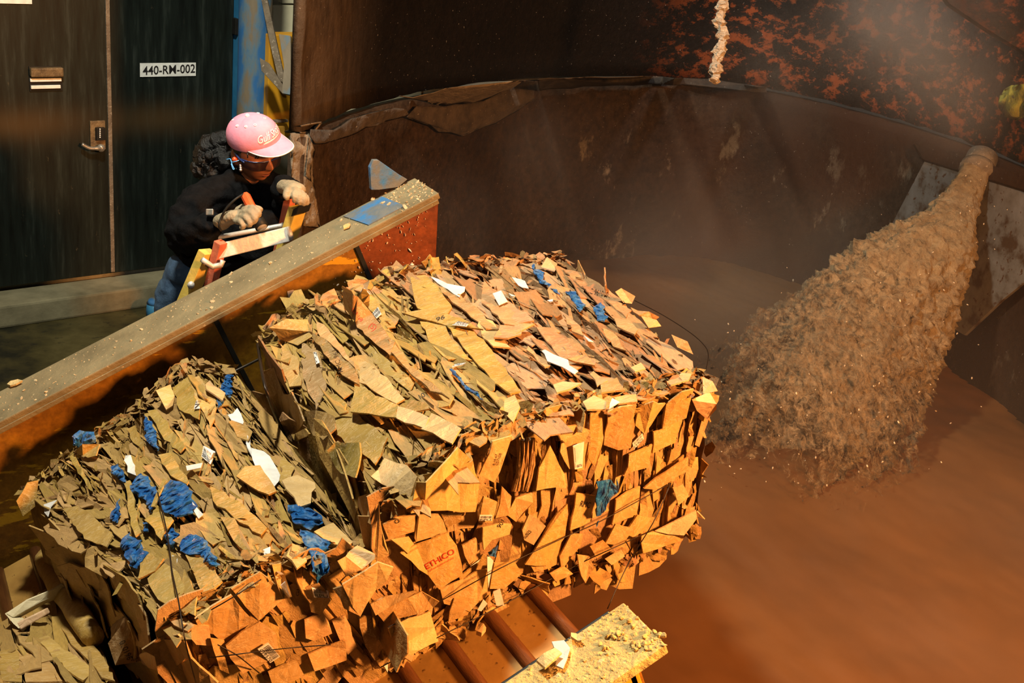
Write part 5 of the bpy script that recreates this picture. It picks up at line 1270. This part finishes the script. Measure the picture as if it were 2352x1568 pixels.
bm = bmesh.new()
for k in range(110):
    ra_ = rnd.random() * 6.28; rr_ = rnd.random() ** .5; c = P(490 + 30 * rr_ * math.cos(ra_), 357 + 36 * rr_ * math.sin(ra_), 4.415 + .045 * rr_ ** 2); a = Vector((rnd.gauss(0, 1), rnd.gauss(0, 1), rnd.gauss(-.6, 1))).normalized(); b = a.orthogonal(); cc = a.cross(b)
    tube_bm(bm, [c + a * (t * .008) + b * math.cos(t * 1.5) * .008 + cc * math.sin(t * 1.5) * .008 for t in [q * .5 for q in range(10)]], .0022, 5)
fix(bm); o = bobj('curls', bm, MT['hair'], hairo, True); o['kind'] = 'stuff'
# cap
cap = bpy.data.objects.new('cap', None); COL.objects.link(cap); cap.parent = wom; cap.matrix_parent_inverse = PINV[wom.name]; PINV[cap.name] = Matrix()
CT = R(5)
CR = R(13); CY_ = R(14)
def CL(f, s, u):   # cap frame, pitched forward and rolled
    f, s = f * math.cos(CY_) + s * math.sin(CY_), s * math.cos(CY_) - f * math.sin(CY_)
    s, u = s * math.cos(CR) + u * math.sin(CR), u * math.cos(CR) - s * math.sin(CR)
    return HL(f * math.cos(CT) - u * math.sin(CT) - .004, s, u * math.cos(CT) + f * math.sin(CT) + .056)
def crown(az, el, r=1.0):
    f, s, u = math.cos(el) * math.cos(az), math.cos(el) * math.sin(az), math.sin(el)
    k = 1 + .075 * max(0, math.cos(az)) * math.sin(el * 2)
    return CL(f * .112 * r * k, s * .089 * r, (u ** .88 if u > 0 else u) * .093 * r * k)
bm = bmesh.new(); NA, NE = 64, 20; rows = []
for e in range(NE + 1):
    el = math.pi / 2 * e / NE * .99 - .02
    rows.append([bm.verts.new(crown(2 * math.pi * a / NA, el, 1.0 - (.006 if a % 11 == 5 else 0) * (e < NE - 1))) for a in range(NA)])
for a, b in zip(rows, rows[1:]):
    for q in range(NA): bm.faces.new((a[q], a[(q + 1) % NA], b[(q + 1) % NA], b[q]))
bm.faces.new(rows[-1]); ex = bmesh.ops.extrude_edge_only(bm, edges=[e for e in bm.edges if e.is_boundary])
for v in [g for g in ex['geom'] if isinstance(g, bmesh.types.BMVert)]: v.co += (Hc - v.co).normalized() * .004 - hu * .004
fix(bm); PINV[cap.name] = PINV[wom.name] @ Matrix() if False else Matrix.Translation(-Vector((0, 0, 0)))
def capobj(name, bm, mat, par=None, sm=True):
    me = bpy.data.meshes.new(name); bm.normal_update(); bm.to_mesh(me); bm.free(); o = link(name, me, mat, None, sm); o.parent = cap; o.matrix_parent_inverse = Matrix(); return o
capobj('crown', bm, MT['pink'])
def brim(a, r):   # a in -1..1 across, r 0..1 outwards
    az = a * R(72); p0 = (.110 * math.cos(az), .0885 * math.sin(az)); L = .070 * (1 - abs(a) ** 2.6) * r
    return CL(p0[0] + L * (.9 + .1 * math.cos(az)), p0[1] * (1 - .05 * r), .004 - .016 * r * (1 - abs(a) ** 2) - .026 * (abs(p0[1]) / .089) ** 2 * r ** .6 * (1 - abs(a) ** 4))
bm = bmesh.new(); A_N, R_N = 36, 8
t_ = [[bm.verts.new(brim(-1 + 2 * i / A_N, j / R_N)) for j in range(R_N + 1)] for i in range(A_N + 1)]
b_ = [[bm.verts.new(brim(-1 + 2 * i / A_N, j / R_N) - hu * .004) for j in range(R_N + 1)] for i in range(A_N + 1)]
for i in range(A_N):
    for j in range(R_N):
        bm.faces.new((t_[i][j], t_[i + 1][j], t_[i + 1][j + 1], t_[i][j + 1])); bm.faces.new((b_[i][j], b_[i][j + 1], b_[i + 1][j + 1], b_[i + 1][j]))
    bm.faces.new((t_[i][R_N], t_[i + 1][R_N], b_[i + 1][R_N], b_[i][R_N]))
bmesh.ops.remove_doubles(bm, verts=bm.verts[:], dist=1e-5); fix(bm); capobj('brim', bm, MT['pink'])
bm = bmesh.new(); tube_bm(bm, [brim(-.97 + 1.94 * i / 40, 1.0) - hu * .002 for i in range(41)], .0026, 6); fix(bm); capobj('brim_piping', bm, MT['white'])
bm = bmesh.new(); bmesh.ops.create_uvsphere(bm, u_segments=14, v_segments=8, radius=.0085, matrix=Matrix.Translation(crown(0, 1.57)) ); capobj('top_button', bm, MT['white'])
for az in (-90, -30, 30, 62, 98, 150):
    bm = bmesh.new(); c = crown(R(az), .95, 1.005); n = (c - Hc).normalized(); b = n.orthogonal()
    tube_bm(bm, [c + (b * math.cos(k) + n.cross(b) * math.sin(k)) * .0035 for k in [q * .7 for q in range(10)]], .0013, 5, False); capobj('eyelet', bm, MT['white'])
def captext(s, az0, az1, el0, slope, h, mat, r, bold, name):
    me = text_mesh(s, .35, bold).copy()
    bm = bmesh.new(); bm.from_mesh(me); bmesh.ops.subdivide_edges(bm, edges=[e for e in bm.edges if e.calc_length() > .06], cuts=1)
    for v in bm.verts:
        x, y = v.co.x, v.co.y; az = az0 + (az1 - az0) * x; v.co = crown(R(az), el0 + slope * x + h * y, r)
    capobj(name, bm, mat, None, False)
captext('Gulf Shores', 40, -46, .22, .10, .28, MT['pinkd'], 1.010, .035, 'lettering_outline'); captext('Gulf Shores', 40, -46, .22, .10, .28, MT['white'], 1.016, .008, 'lettering')
bm = bmesh.new(); sw = []
for i in range(15):
    x = i / 14; az = R(30 - 70 * x); e0 = .15 + .11 * x; w = .055 * (1 - x * .7) * (.4 if i == 0 else 1)
    sw.append((bm.verts.new(crown(az, e0, 1.014)), bm.verts.new(crown(az, e0 + w, 1.014))))
for a, b in zip(sw, sw[1:]): bm.faces.new((a[0], b[0], b[1], a[1]))
capobj('swoosh', bm, MT['white'], None, False)
# glasses, earplug, earring
bm = bmesh.new(); rw = []
for i in range(25):
    az = R(-78 + 156 * i / 24); col = []
    for j in range(7):
        t = j / 6; k = abs(az) / R(78); u = .008 - .038 * t * (1 - .30 * k ** 3) - .006 * g2(az, 0, .12, 1) * 0 + (.010 * t * math.exp(-(az / .16) ** 2))
        col.append(bm.verts.new(HL(.097 * math.cos(az) ** .7 + .010 - .004 * t, .083 * math.sin(az), u + .001)))
    rw.append(col)
for a, b in zip(rw, rw[1:]):
    for j in range(6): bm.faces.new((a[j], b[j], b[j + 1], a[j + 1]))
gl = bobj('safety_glasses', bm, MT['lens'], wom, True); PINV[gl.name] = Matrix() 
gl2 = []
for sd in (-1, 1):
    pts = [HL(.062, .082 * sd, .004), HL(.035, .084 * sd, .006), HL(0, .080 * sd, .010), HL(-.022, .078 * sd, .008)]
    tube('glasses_arm', spline(pts, 5), [.0032] * 12 + [.0024] * 4, MT['navy'], wom, 8)
tube('brow_bar', [HL(.097 * math.cos(R(a)) ** .7 + .0062, .083 * math.sin(R(a)), .008) for a in range(-78, 79, 12)], .0026, MT['navy'], wom, 6)
bm = bmesh.new(); bmesh.ops.create_uvsphere(bm, u_segments=14, v_segments=10, radius=.0105, matrix=Matrix.Translation(HL(-.002, .083, -.012))); bobj('earplug', bm, MT['oran'], wom, True)
tube('earplug_cord', spline([P(549, 368, 4.24), P(540, 371, 4.24), P(532, 372, 4.25), P(529, 365, 4.26), P(520, 366, 4.27)], 5), .0016, MT['blue'], wom, 6)
tube('earplug_cord', spline([P(531, 371, 4.25), P(534, 380, 4.25), P(538, 388, 4.25), P(535, 388, 4.25), P(531, 376, 4.25)], 5), .0016, MT['blue'], wom, 6)
for k, (y, r) in enumerate(((380, .0045), (385, .0055), (390, .006))):
    bm = bmesh.new(); bmesh.ops.create_uvsphere(bm, u_segments=10, v_segments=8, radius=r, matrix=Matrix.Translation(P(552 + k * .4, y, 4.245))); bobj('earring_bead', bm, MT['silver'], wom, True)
# sweatshirt
sl = P(632, 432, 4.52); sr = P(474, 450, 4.36)
sw_ = [chain([P(556, 440, 4.46), P(528, 490, 4.48), P(486, 575, 4.52), P(458, 620, 4.54)], [(.10, .085), (.165, .145), (.17, .15), (.165, .15)]),
       chain([P(528, 462, 4.46), sr, P(432, 505, 4.26), P(424, 552, 4.20), P(470, 535, 4.10), P(503, 508, 4.05)], [.12, .098, .085, .082, .068, .048]),
       chain([P(450, 575, 4.2), P(432, 560, 4.2)], [.05, .06]), chain([P(535, 455, 4.46), P(553, 428, 4.42), nk1.lerp(nk0, .1)], [.10, .082, .066]),
       chain([P(560, 450, 4.46), sl, P(668, 470, 4.46), P(664, 440, 4.25), P(650, 425, 4.14)], [.12, .09, .075, .06, .046]),
       chain([P(590, 470, 4.44), P(600, 540, 4.44), P(560, 610, 4.48)], [.11, .12, .12])]
fuse('sweatshirt', sw_, .009, MT['cloth'], wom, .018, 11, 3)
tc_ = [nk1 - hu * .004 + (fwd * math.cos(a) * .068 + hs * math.sin(a) * .064) + hu * (.012 - .022 * math.cos(a)) for a in [2 * math.pi * k / 24 for k in range(25)]]
tube('collar', tc_, .0105, MT['cloth'], wom, 8)
# jeans and shoes
jm = [chain([P(478, 605, 4.54), P(455, 640, 4.54), pel - ZUP * .05], [.14, .155, .155])]
for ft, off in zip(feet, (-.085, .085)):
    hip = pel + RIGHT * off - ZUP * .06; kn = hip.lerp(ft, .5) + Vector((.04, -.03, 0)); jm.append(chain([pel, hip, kn, ft + ZUP * .06], [.13, .105, .078, .062]))
fuse('jeans', jm, .010, MT['jean'], wom, .008, 11, 3)
for ft in feet:
    m_ = chain([ft - Vector((.03, -.04, .0)), ft, ft + Vector((.09, -.10, -.008)), ft + Vector((.13, -.145, -.015))], [.045, .048, .040, .03])
    fuse('shoe', [m_], .008, MT['blk'], wom)
# gloves
def glove(name, palm, fingers, parent):
    ms = [chain(palm[0], palm[1])]
    for pts, r in fingers: ms.append(chain(pts, r))
    return fuse(name, ms, .0036, MT['leath'], parent, .0018, 60, 2)
D = 3.98
glove('glove', ([P(500, 512, 4.06), P(515, 505, 4.03), P(538, 496, 4.0), P(562, 492, 3.99)], [(.040, .030), (.036, .028), (.044, .026), (.040, .024)]),
      [([P(555, 482, D), P(580, 477, 3.955), P(596, 487, 3.945), P(594, 502, 3.955)], [.014, .0145, .013, .012]),
       ([P(552, 490, D), P(574, 487, 3.945), P(588, 500, 3.935), P(582, 513, 3.95)], [.014, .0145, .013, .012]),
       ([P(545, 500, D), P(566, 498, 3.94), P(576, 510, 3.935), P(570, 521, 3.95)], [.014, .014, .0125, .0115]),
       ([P(538, 508, D), P(555, 508, 3.945), P(561, 518, 3.94), P(553, 524, 3.955)], [.013, .013, .0115, .0105]),
       ([P(540, 486, 4.02), P(566, 474, 4.02), P(588, 478, 4.015), P(603, 485, 4.01)], [.017, .016, .014, .012]),
       ([P(512, 512, 4.05), P(520, 526, 4.05)], [.030, .026])], wom)
glove('glove', ([P(648, 430, 4.14), P(660, 428, 4.10), P(676, 432, 4.05), P(690, 442, 4.02)], [(.038, .030), (.036, .028), (.042, .026), (.036, .022)]),
      [([P(668, 430, 4.05), P(660, 440, 3.99), P(656, 452, 3.99), P(664, 458, 3.985)], [.017, .016, .014, .0125]),
       ([P(676, 432, 4.02), P(678, 446, 3.985), P(678, 458, 3.985), P(676, 466, 4.0)], [.014, .0145, .013, .011]),
       ([P(684, 436, 4.02), P(688, 450, 3.985), P(689, 462, 3.985), P(686, 471, 4.0)], [.014, .0145, .013, .011]),
       ([P(690, 440, 4.02), P(697, 453, 3.99), P(699, 464, 3.99), P(696, 473, 4.0)], [.014, .014, .0125, .011]),
       ([P(696, 444, 4.03), P(704, 456, 4.0), P(706, 465, 4.0), P(704, 471, 4.01)], [.012, .012, .011, .0095])], wom)
wt = box('watch', P(482, 487, 4.03), (RIGHT, FWD, UP), (.013, .006, .011), MT['steel'], wom, .003)
# flashlight
fl_ = thing('flashlight', 'orange flashlight with black head held in the right glove', 'flashlight', P(585, 490, 3.97))
q0, q1 = P(562, 446, 4.0), P(602, 523, 3.955); dq = q1 - q0
tube('body', [q0, q0 + dq * .05, q0 + dq * .68], [.013, .0165, .016], MT['oran'], fl_, 8, False)
for k in range(3): tube('grip_ridge', [q0 + dq * .10 + (CAM - q0).normalized() * .014 + RIGHT * (k - 1) * .007, q0 + dq * .6 + (CAM - q0).normalized() * .014 + RIGHT * (k - 1) * .007], .002, MT['oran'], fl_, 6)
tube('head', [q0 + dq * .66, q0 + dq * .74, q0 + dq * .99], [.016, .0205, .0225], MT['blk'], fl_, 20)
tube('lens', [q0 + dq * .985, q0 + dq * 1.002], .018, MT['beige'], fl_, 20)
tube('button', [q0 + dq * .6 + (CAM - q0).normalized() * .012, q0 + dq * .6 + (CAM - q0).normalized() * .02], .006, MT['blk'], fl_, 10)
tube('wrist_strap', spline([P(560, 445, 3.99), P(540, 458, 3.97), P(520, 478, 3.97), P(508, 500, 3.98), P(503, 518, 3.98), P(508, 530, 4.0)], 6), .004, MT['blk'], fl_, 8)
# ladder
lad = thing('step_ladder', 'yellow and red fibreglass step ladder propped behind the far guard', 'ladder', (1.15, 3.8, .5))
def rail(name, a, b, wd_, dp, mat, par):
    d = (b - a).normalized(); x = Vector((.87, .5, 0)); x = (x - d * x.dot(d)).normalized(); y = d.cross(x)
    bm = bmesh.new(); boxf(bm, (a + b) / 2, (x, y, d), (wd_, dp, (b - a).length / 2), .003); fix(bm); return bobj(name, bm, mat, par)
def py2(px, y): return py_(px, y)
rt, rb_ = py2((684, 476), 3.80), py2((655, 570), 3.84)
rail('front_rail', rt, rt + (rb_ - rt) * 4.6, .030, .018, MT['yelr'], lad)
lt_, lb_ = py2((470, 594), 3.84), py2((446, 650), 3.86)
rail('front_rail', lt_ - (lb_ - lt_) * .3, lt_ + (lb_ - lt_) * 6, .030, .018, MT['yelr'], lad)
rt2, rb2 = py2((667, 452), 3.90), py2((655, 510), 3.93)
rail('rear_rail', rt2, rt2 + (rb2 - rt2) * 7, .016, .016, MT['redr'], lad)
lt2, lb2 = py2((507, 555), 3.80), py2((488, 640), 3.83)
rail('rear_rail', lt2, lt2 + (lb2 - lt2) * 4.5, .018, .016, MT['redr'], lad)
a, b = py2((497, 578), 3.81), py2((668, 536), 3.78); rail('step', a, b, .010, .026, MT['alu'], lad)
a, b = py2((500, 545), 3.90), py2((652, 517), 3.90); tube('spreader_bar', [a, a.lerp(b, .95), b], [.009, .009, .012], MT['alu'], lad, 10)
tc2 = py2((692, 482), 3.765); box('rail_cap', tc2, ((rb_ - rt).normalized(), Vector((.87, .5, 0)), Vector((.4, -.7, .5)).normalized()), (.016, .034, .016), MT['blk'], lad, .004)
br_ = [(466, 596), (486, 608), (509, 604), (513, 594), (512, 608), (486, 622), (474, 612)]
tube('brace_clamp', [py2(p, 3.775) for p in [(464, 596), (478, 605), (488, 612), (508, 608), (512, 598)]], .010, MT['alu'], lad, 8)
tube('rung_collar', [py2((660, 538), 3.775), py2((668, 536), 3.775)], .026, MT['alu'], lad, 14)
tube('bolt', [py2((440, 652), 3.84), py2((438, 655), 3.81)], .012, MT['alu'], lad, 10)
# blue rubber boot/cover on the floor beside her legs
bt = thing('blue_bollard', 'blue painted stub post on the floor beside the woman', 'post', (1.25, 5.5, 0))
bp = pz_((360, 735), 0); tube('post', [bp, bp + ZUP * .06, bp + ZUP * .10], [.055, .055, .05], MT['bluef'], bt, 20); tube('cap', [bp + ZUP * .10, bp + ZUP * .12], [.052, .04], MT['bluep'], bt, 20)
# loose scraps
def scrap(name, label, cat, px, place, mat, col, th=.004, jag=.004, seed=1, warp=.004, seg=.02, group=None):
    r = random.Random(seed); pts = [place(p) for p in px]; out = []
    for i, p in enumerate(pts):
        q = pts[(i + 1) % len(pts)]; n = max(1, int((q - p).length / seg))
        for k in range(n): v = p.lerp(q, k / n); out.append(v + Vector((r.uniform(-jag, jag), r.uniform(-jag, jag), r.uniform(0, warp))))
    bm = bmesh.new(); f = bm.faces.new([bm.verts.new(p) for p in out]); bmesh.ops.triangulate(bm, faces=[f])
    ex = bmesh.ops.extrude_face_region(bm, geom=bm.faces[:])
    for v in [g for g in ex['geom'] if isinstance(g, bmesh.types.BMVert)]: v.co += ZUP * th
    fix(bm); o = bobj(name, bm, MT[mat]); o.color = (*col, 1); return tag(o, label, cat, group)
ng = lambda p: onplane(p, gt(1.0, 1.4, -.006), SN)
ng2 = lambda p: onplane(p, gt(1.0, 1.4, -.016), SN)
def k9(*p): return K(9, *p)
scrap('paper_scrap', 'torn white paper scrap on the near guard', 'paper', k9((335, 1325), (405, 1308), (440, 1360), (435, 1430), (380, 1482), (335, 1470), (345, 1400)), ng, 'paper', (1, 1, 1), .003)
scrap('cardboard_scrap', 'corrugated cardboard scrap overlapping the white paper on the near guard', 'cardboard', k9((222, 1445), (335, 1362), (385, 1392), (275, 1498)), ng2, 'card', (.60, .40, .16), .005, .003, 2)
scrap('cardboard_scrap', 'small tan chip at the inner edge of the near guard', 'cardboard', k9((448, 1265), (475, 1268), (530, 1295), (520, 1320), (480, 1322), (450, 1295)), ng, 'card', (.60, .42, .18), .005, .003, 3)
cz = lambda h: (lambda p: onplane(p, Vector((1.74, 0, TOP0.z - CONV / math.cos(IN) + h)), Vector((-TI, 0, 1))))
scrap('cardboard_scrap', 'curled tan cardboard chip lying on a conveyor pan', 'cardboard', K(8, (1085, 1270), (1105, 1215), (1125, 1245), (1150, 1250), (1120, 1278)), cz(.02), 'card', (.58, .40, .2), .012, .003, 4, .015)
scrap('pulp_crumb', 'small grey crumb on the conveyor pan left of the chip', 'crumb', K(8, (1022, 1220), (1036, 1215), (1044, 1226), (1030, 1234)), cz(.006), 'tan_crust', (1, 1, 1), .008, .002, 5)
fg = lambda p: onplane(p, gt(1.0, 3.6, -.004), SN)
scrap('cardboard_scrap', 'tan torn chip on the far guard at the left picture edge', 'cardboard', K(4, (45, 625), (75, 600), (125, 590), (152, 600), (110, 622), (70, 632)), fg, 'card', (.55, .42, .2), .006, .003, 6)
scrap('cardboard_scrap', 'small tan chip on the far guard near its blue end', 'cardboard', [(788, 522), (796, 517), (806, 516), (802, 523), (790, 528)], fg, 'card', (.55, .36, .14), .004, .002, 7)
gi = lambda p: py_(p, 3.486)
scrap('pulp_splat', 'cream pulp splat on the inner face of the far guard', 'splat', [(661, 672), (672, 668), (677, 674), (672, 680), (664, 686), (662, 680)], gi, 'gritw', (1, 1, 1), .004, .002, 8)
# ------------------------------------------------------------------ steam over the tub
def steam():
    mt = bpy.data.materials.new('steam'); mt.use_nodes = True; t = mt.node_tree; t.nodes.clear()
    out = t.nodes.new('ShaderNodeOutputMaterial'); sc = t.nodes.new('ShaderNodeVolumeScatter'); sc.inputs['Color'].default_value = (.93, .90, .88, 1); sc.inputs['Anisotropy'].default_value = .1
    t.links.new(sc.outputs[0], out.inputs['Volume'])
    tc = t.nodes.new('ShaderNodeTexCoord'); vec = tc.outputs['Object']; acc = None
    for (px, py, d, r, k) in PUFFS:
        c = P(px, py, d)
        dn = N(t, 'ShaderNodeVectorMath', operation='DISTANCE'); t.links.new(vec, dn.inputs[0]); dn.inputs[1].default_value = c
        q = N(t, 'ShaderNodeMath', operation='DIVIDE'); t.links.new(dn.outputs['Value'], q.inputs[0]); q.inputs[1].default_value = r
        p2 = N(t, 'ShaderNodeMath', operation='POWER'); t.links.new(q.outputs[0], p2.inputs[0]); p2.inputs[1].default_value = 2
        ng_ = N(t, 'ShaderNodeMath', operation='MULTIPLY'); t.links.new(p2.outputs[0], ng_.inputs[0]); ng_.inputs[1].default_value = -1
        e = N(t, 'ShaderNodeMath', operation='EXPONENT'); t.links.new(ng_.outputs[0], e.inputs[0])
        m_ = N(t, 'ShaderNodeMath', operation='MULTIPLY_ADD'); t.links.new(e.outputs[0], m_.inputs[0]); m_.inputs[1].default_value = k
        if acc is None: m_.inputs[2].default_value = .0015
        else: t.links.new(acc, m_.inputs[2])
        acc = m_.outputs[0]
    mp = t.nodes.new('ShaderNodeMapping'); mp.inputs['Scale'].default_value = (1, 1, .7); t.links.new(vec, mp.inputs[0])
    n = ramp(t, noi(t, mp.outputs[0], 1.7, 3, .55, .6), [(.32, (.12, .12, .12)), (.68, (1.7, 1.7, 1.7))])
    f = N(t, 'ShaderNodeMath', operation='MULTIPLY'); t.links.new(acc, f.inputs[0]); t.links.new(n, f.inputs[1]); t.links.new(f.outputs[0], sc.inputs['Density'])
    return mt
PUFFS = [(2085, 60, 5.4, .30, 1.0), (1800, 170, 5.5, .24, .45), (2230, 230, 5.4, .25, .40), (1270, 330, 6.0, .30, .07), (1130, 490, 5.4, .35, .08), (1750, 690, 5.4, .45, .16), (1530, 620, 5.7, .40, .16), (1900, 560, 5.9, .25, .10), (1950, 1250, 4.0, .8, .03), (2290, 1450, 3.7, .4, .10), (1620, 1330, 4.2, .4, .04), (2250, 880, 5.0, .35, .04)]
sl_ = [c + inward(i) * .07 for i, c in enumerate(curve) if 3 < i < len(curve) - 2][::4] + [Vector((2.9, 1.1, 0)), Vector((1.99, 1.2, 0)), Vector((1.99, 3.4, 0)), Vector((1.85, 4.4, 0))]
prism('steam', [p + ZUP * .14 for p in sl_], ZUP * 2.4, steam(), None)
o = bpy.data.objects['steam']; o['kind'] = 'stuff'; tag(o, 'pale steam drifting over the tub', 'steam')
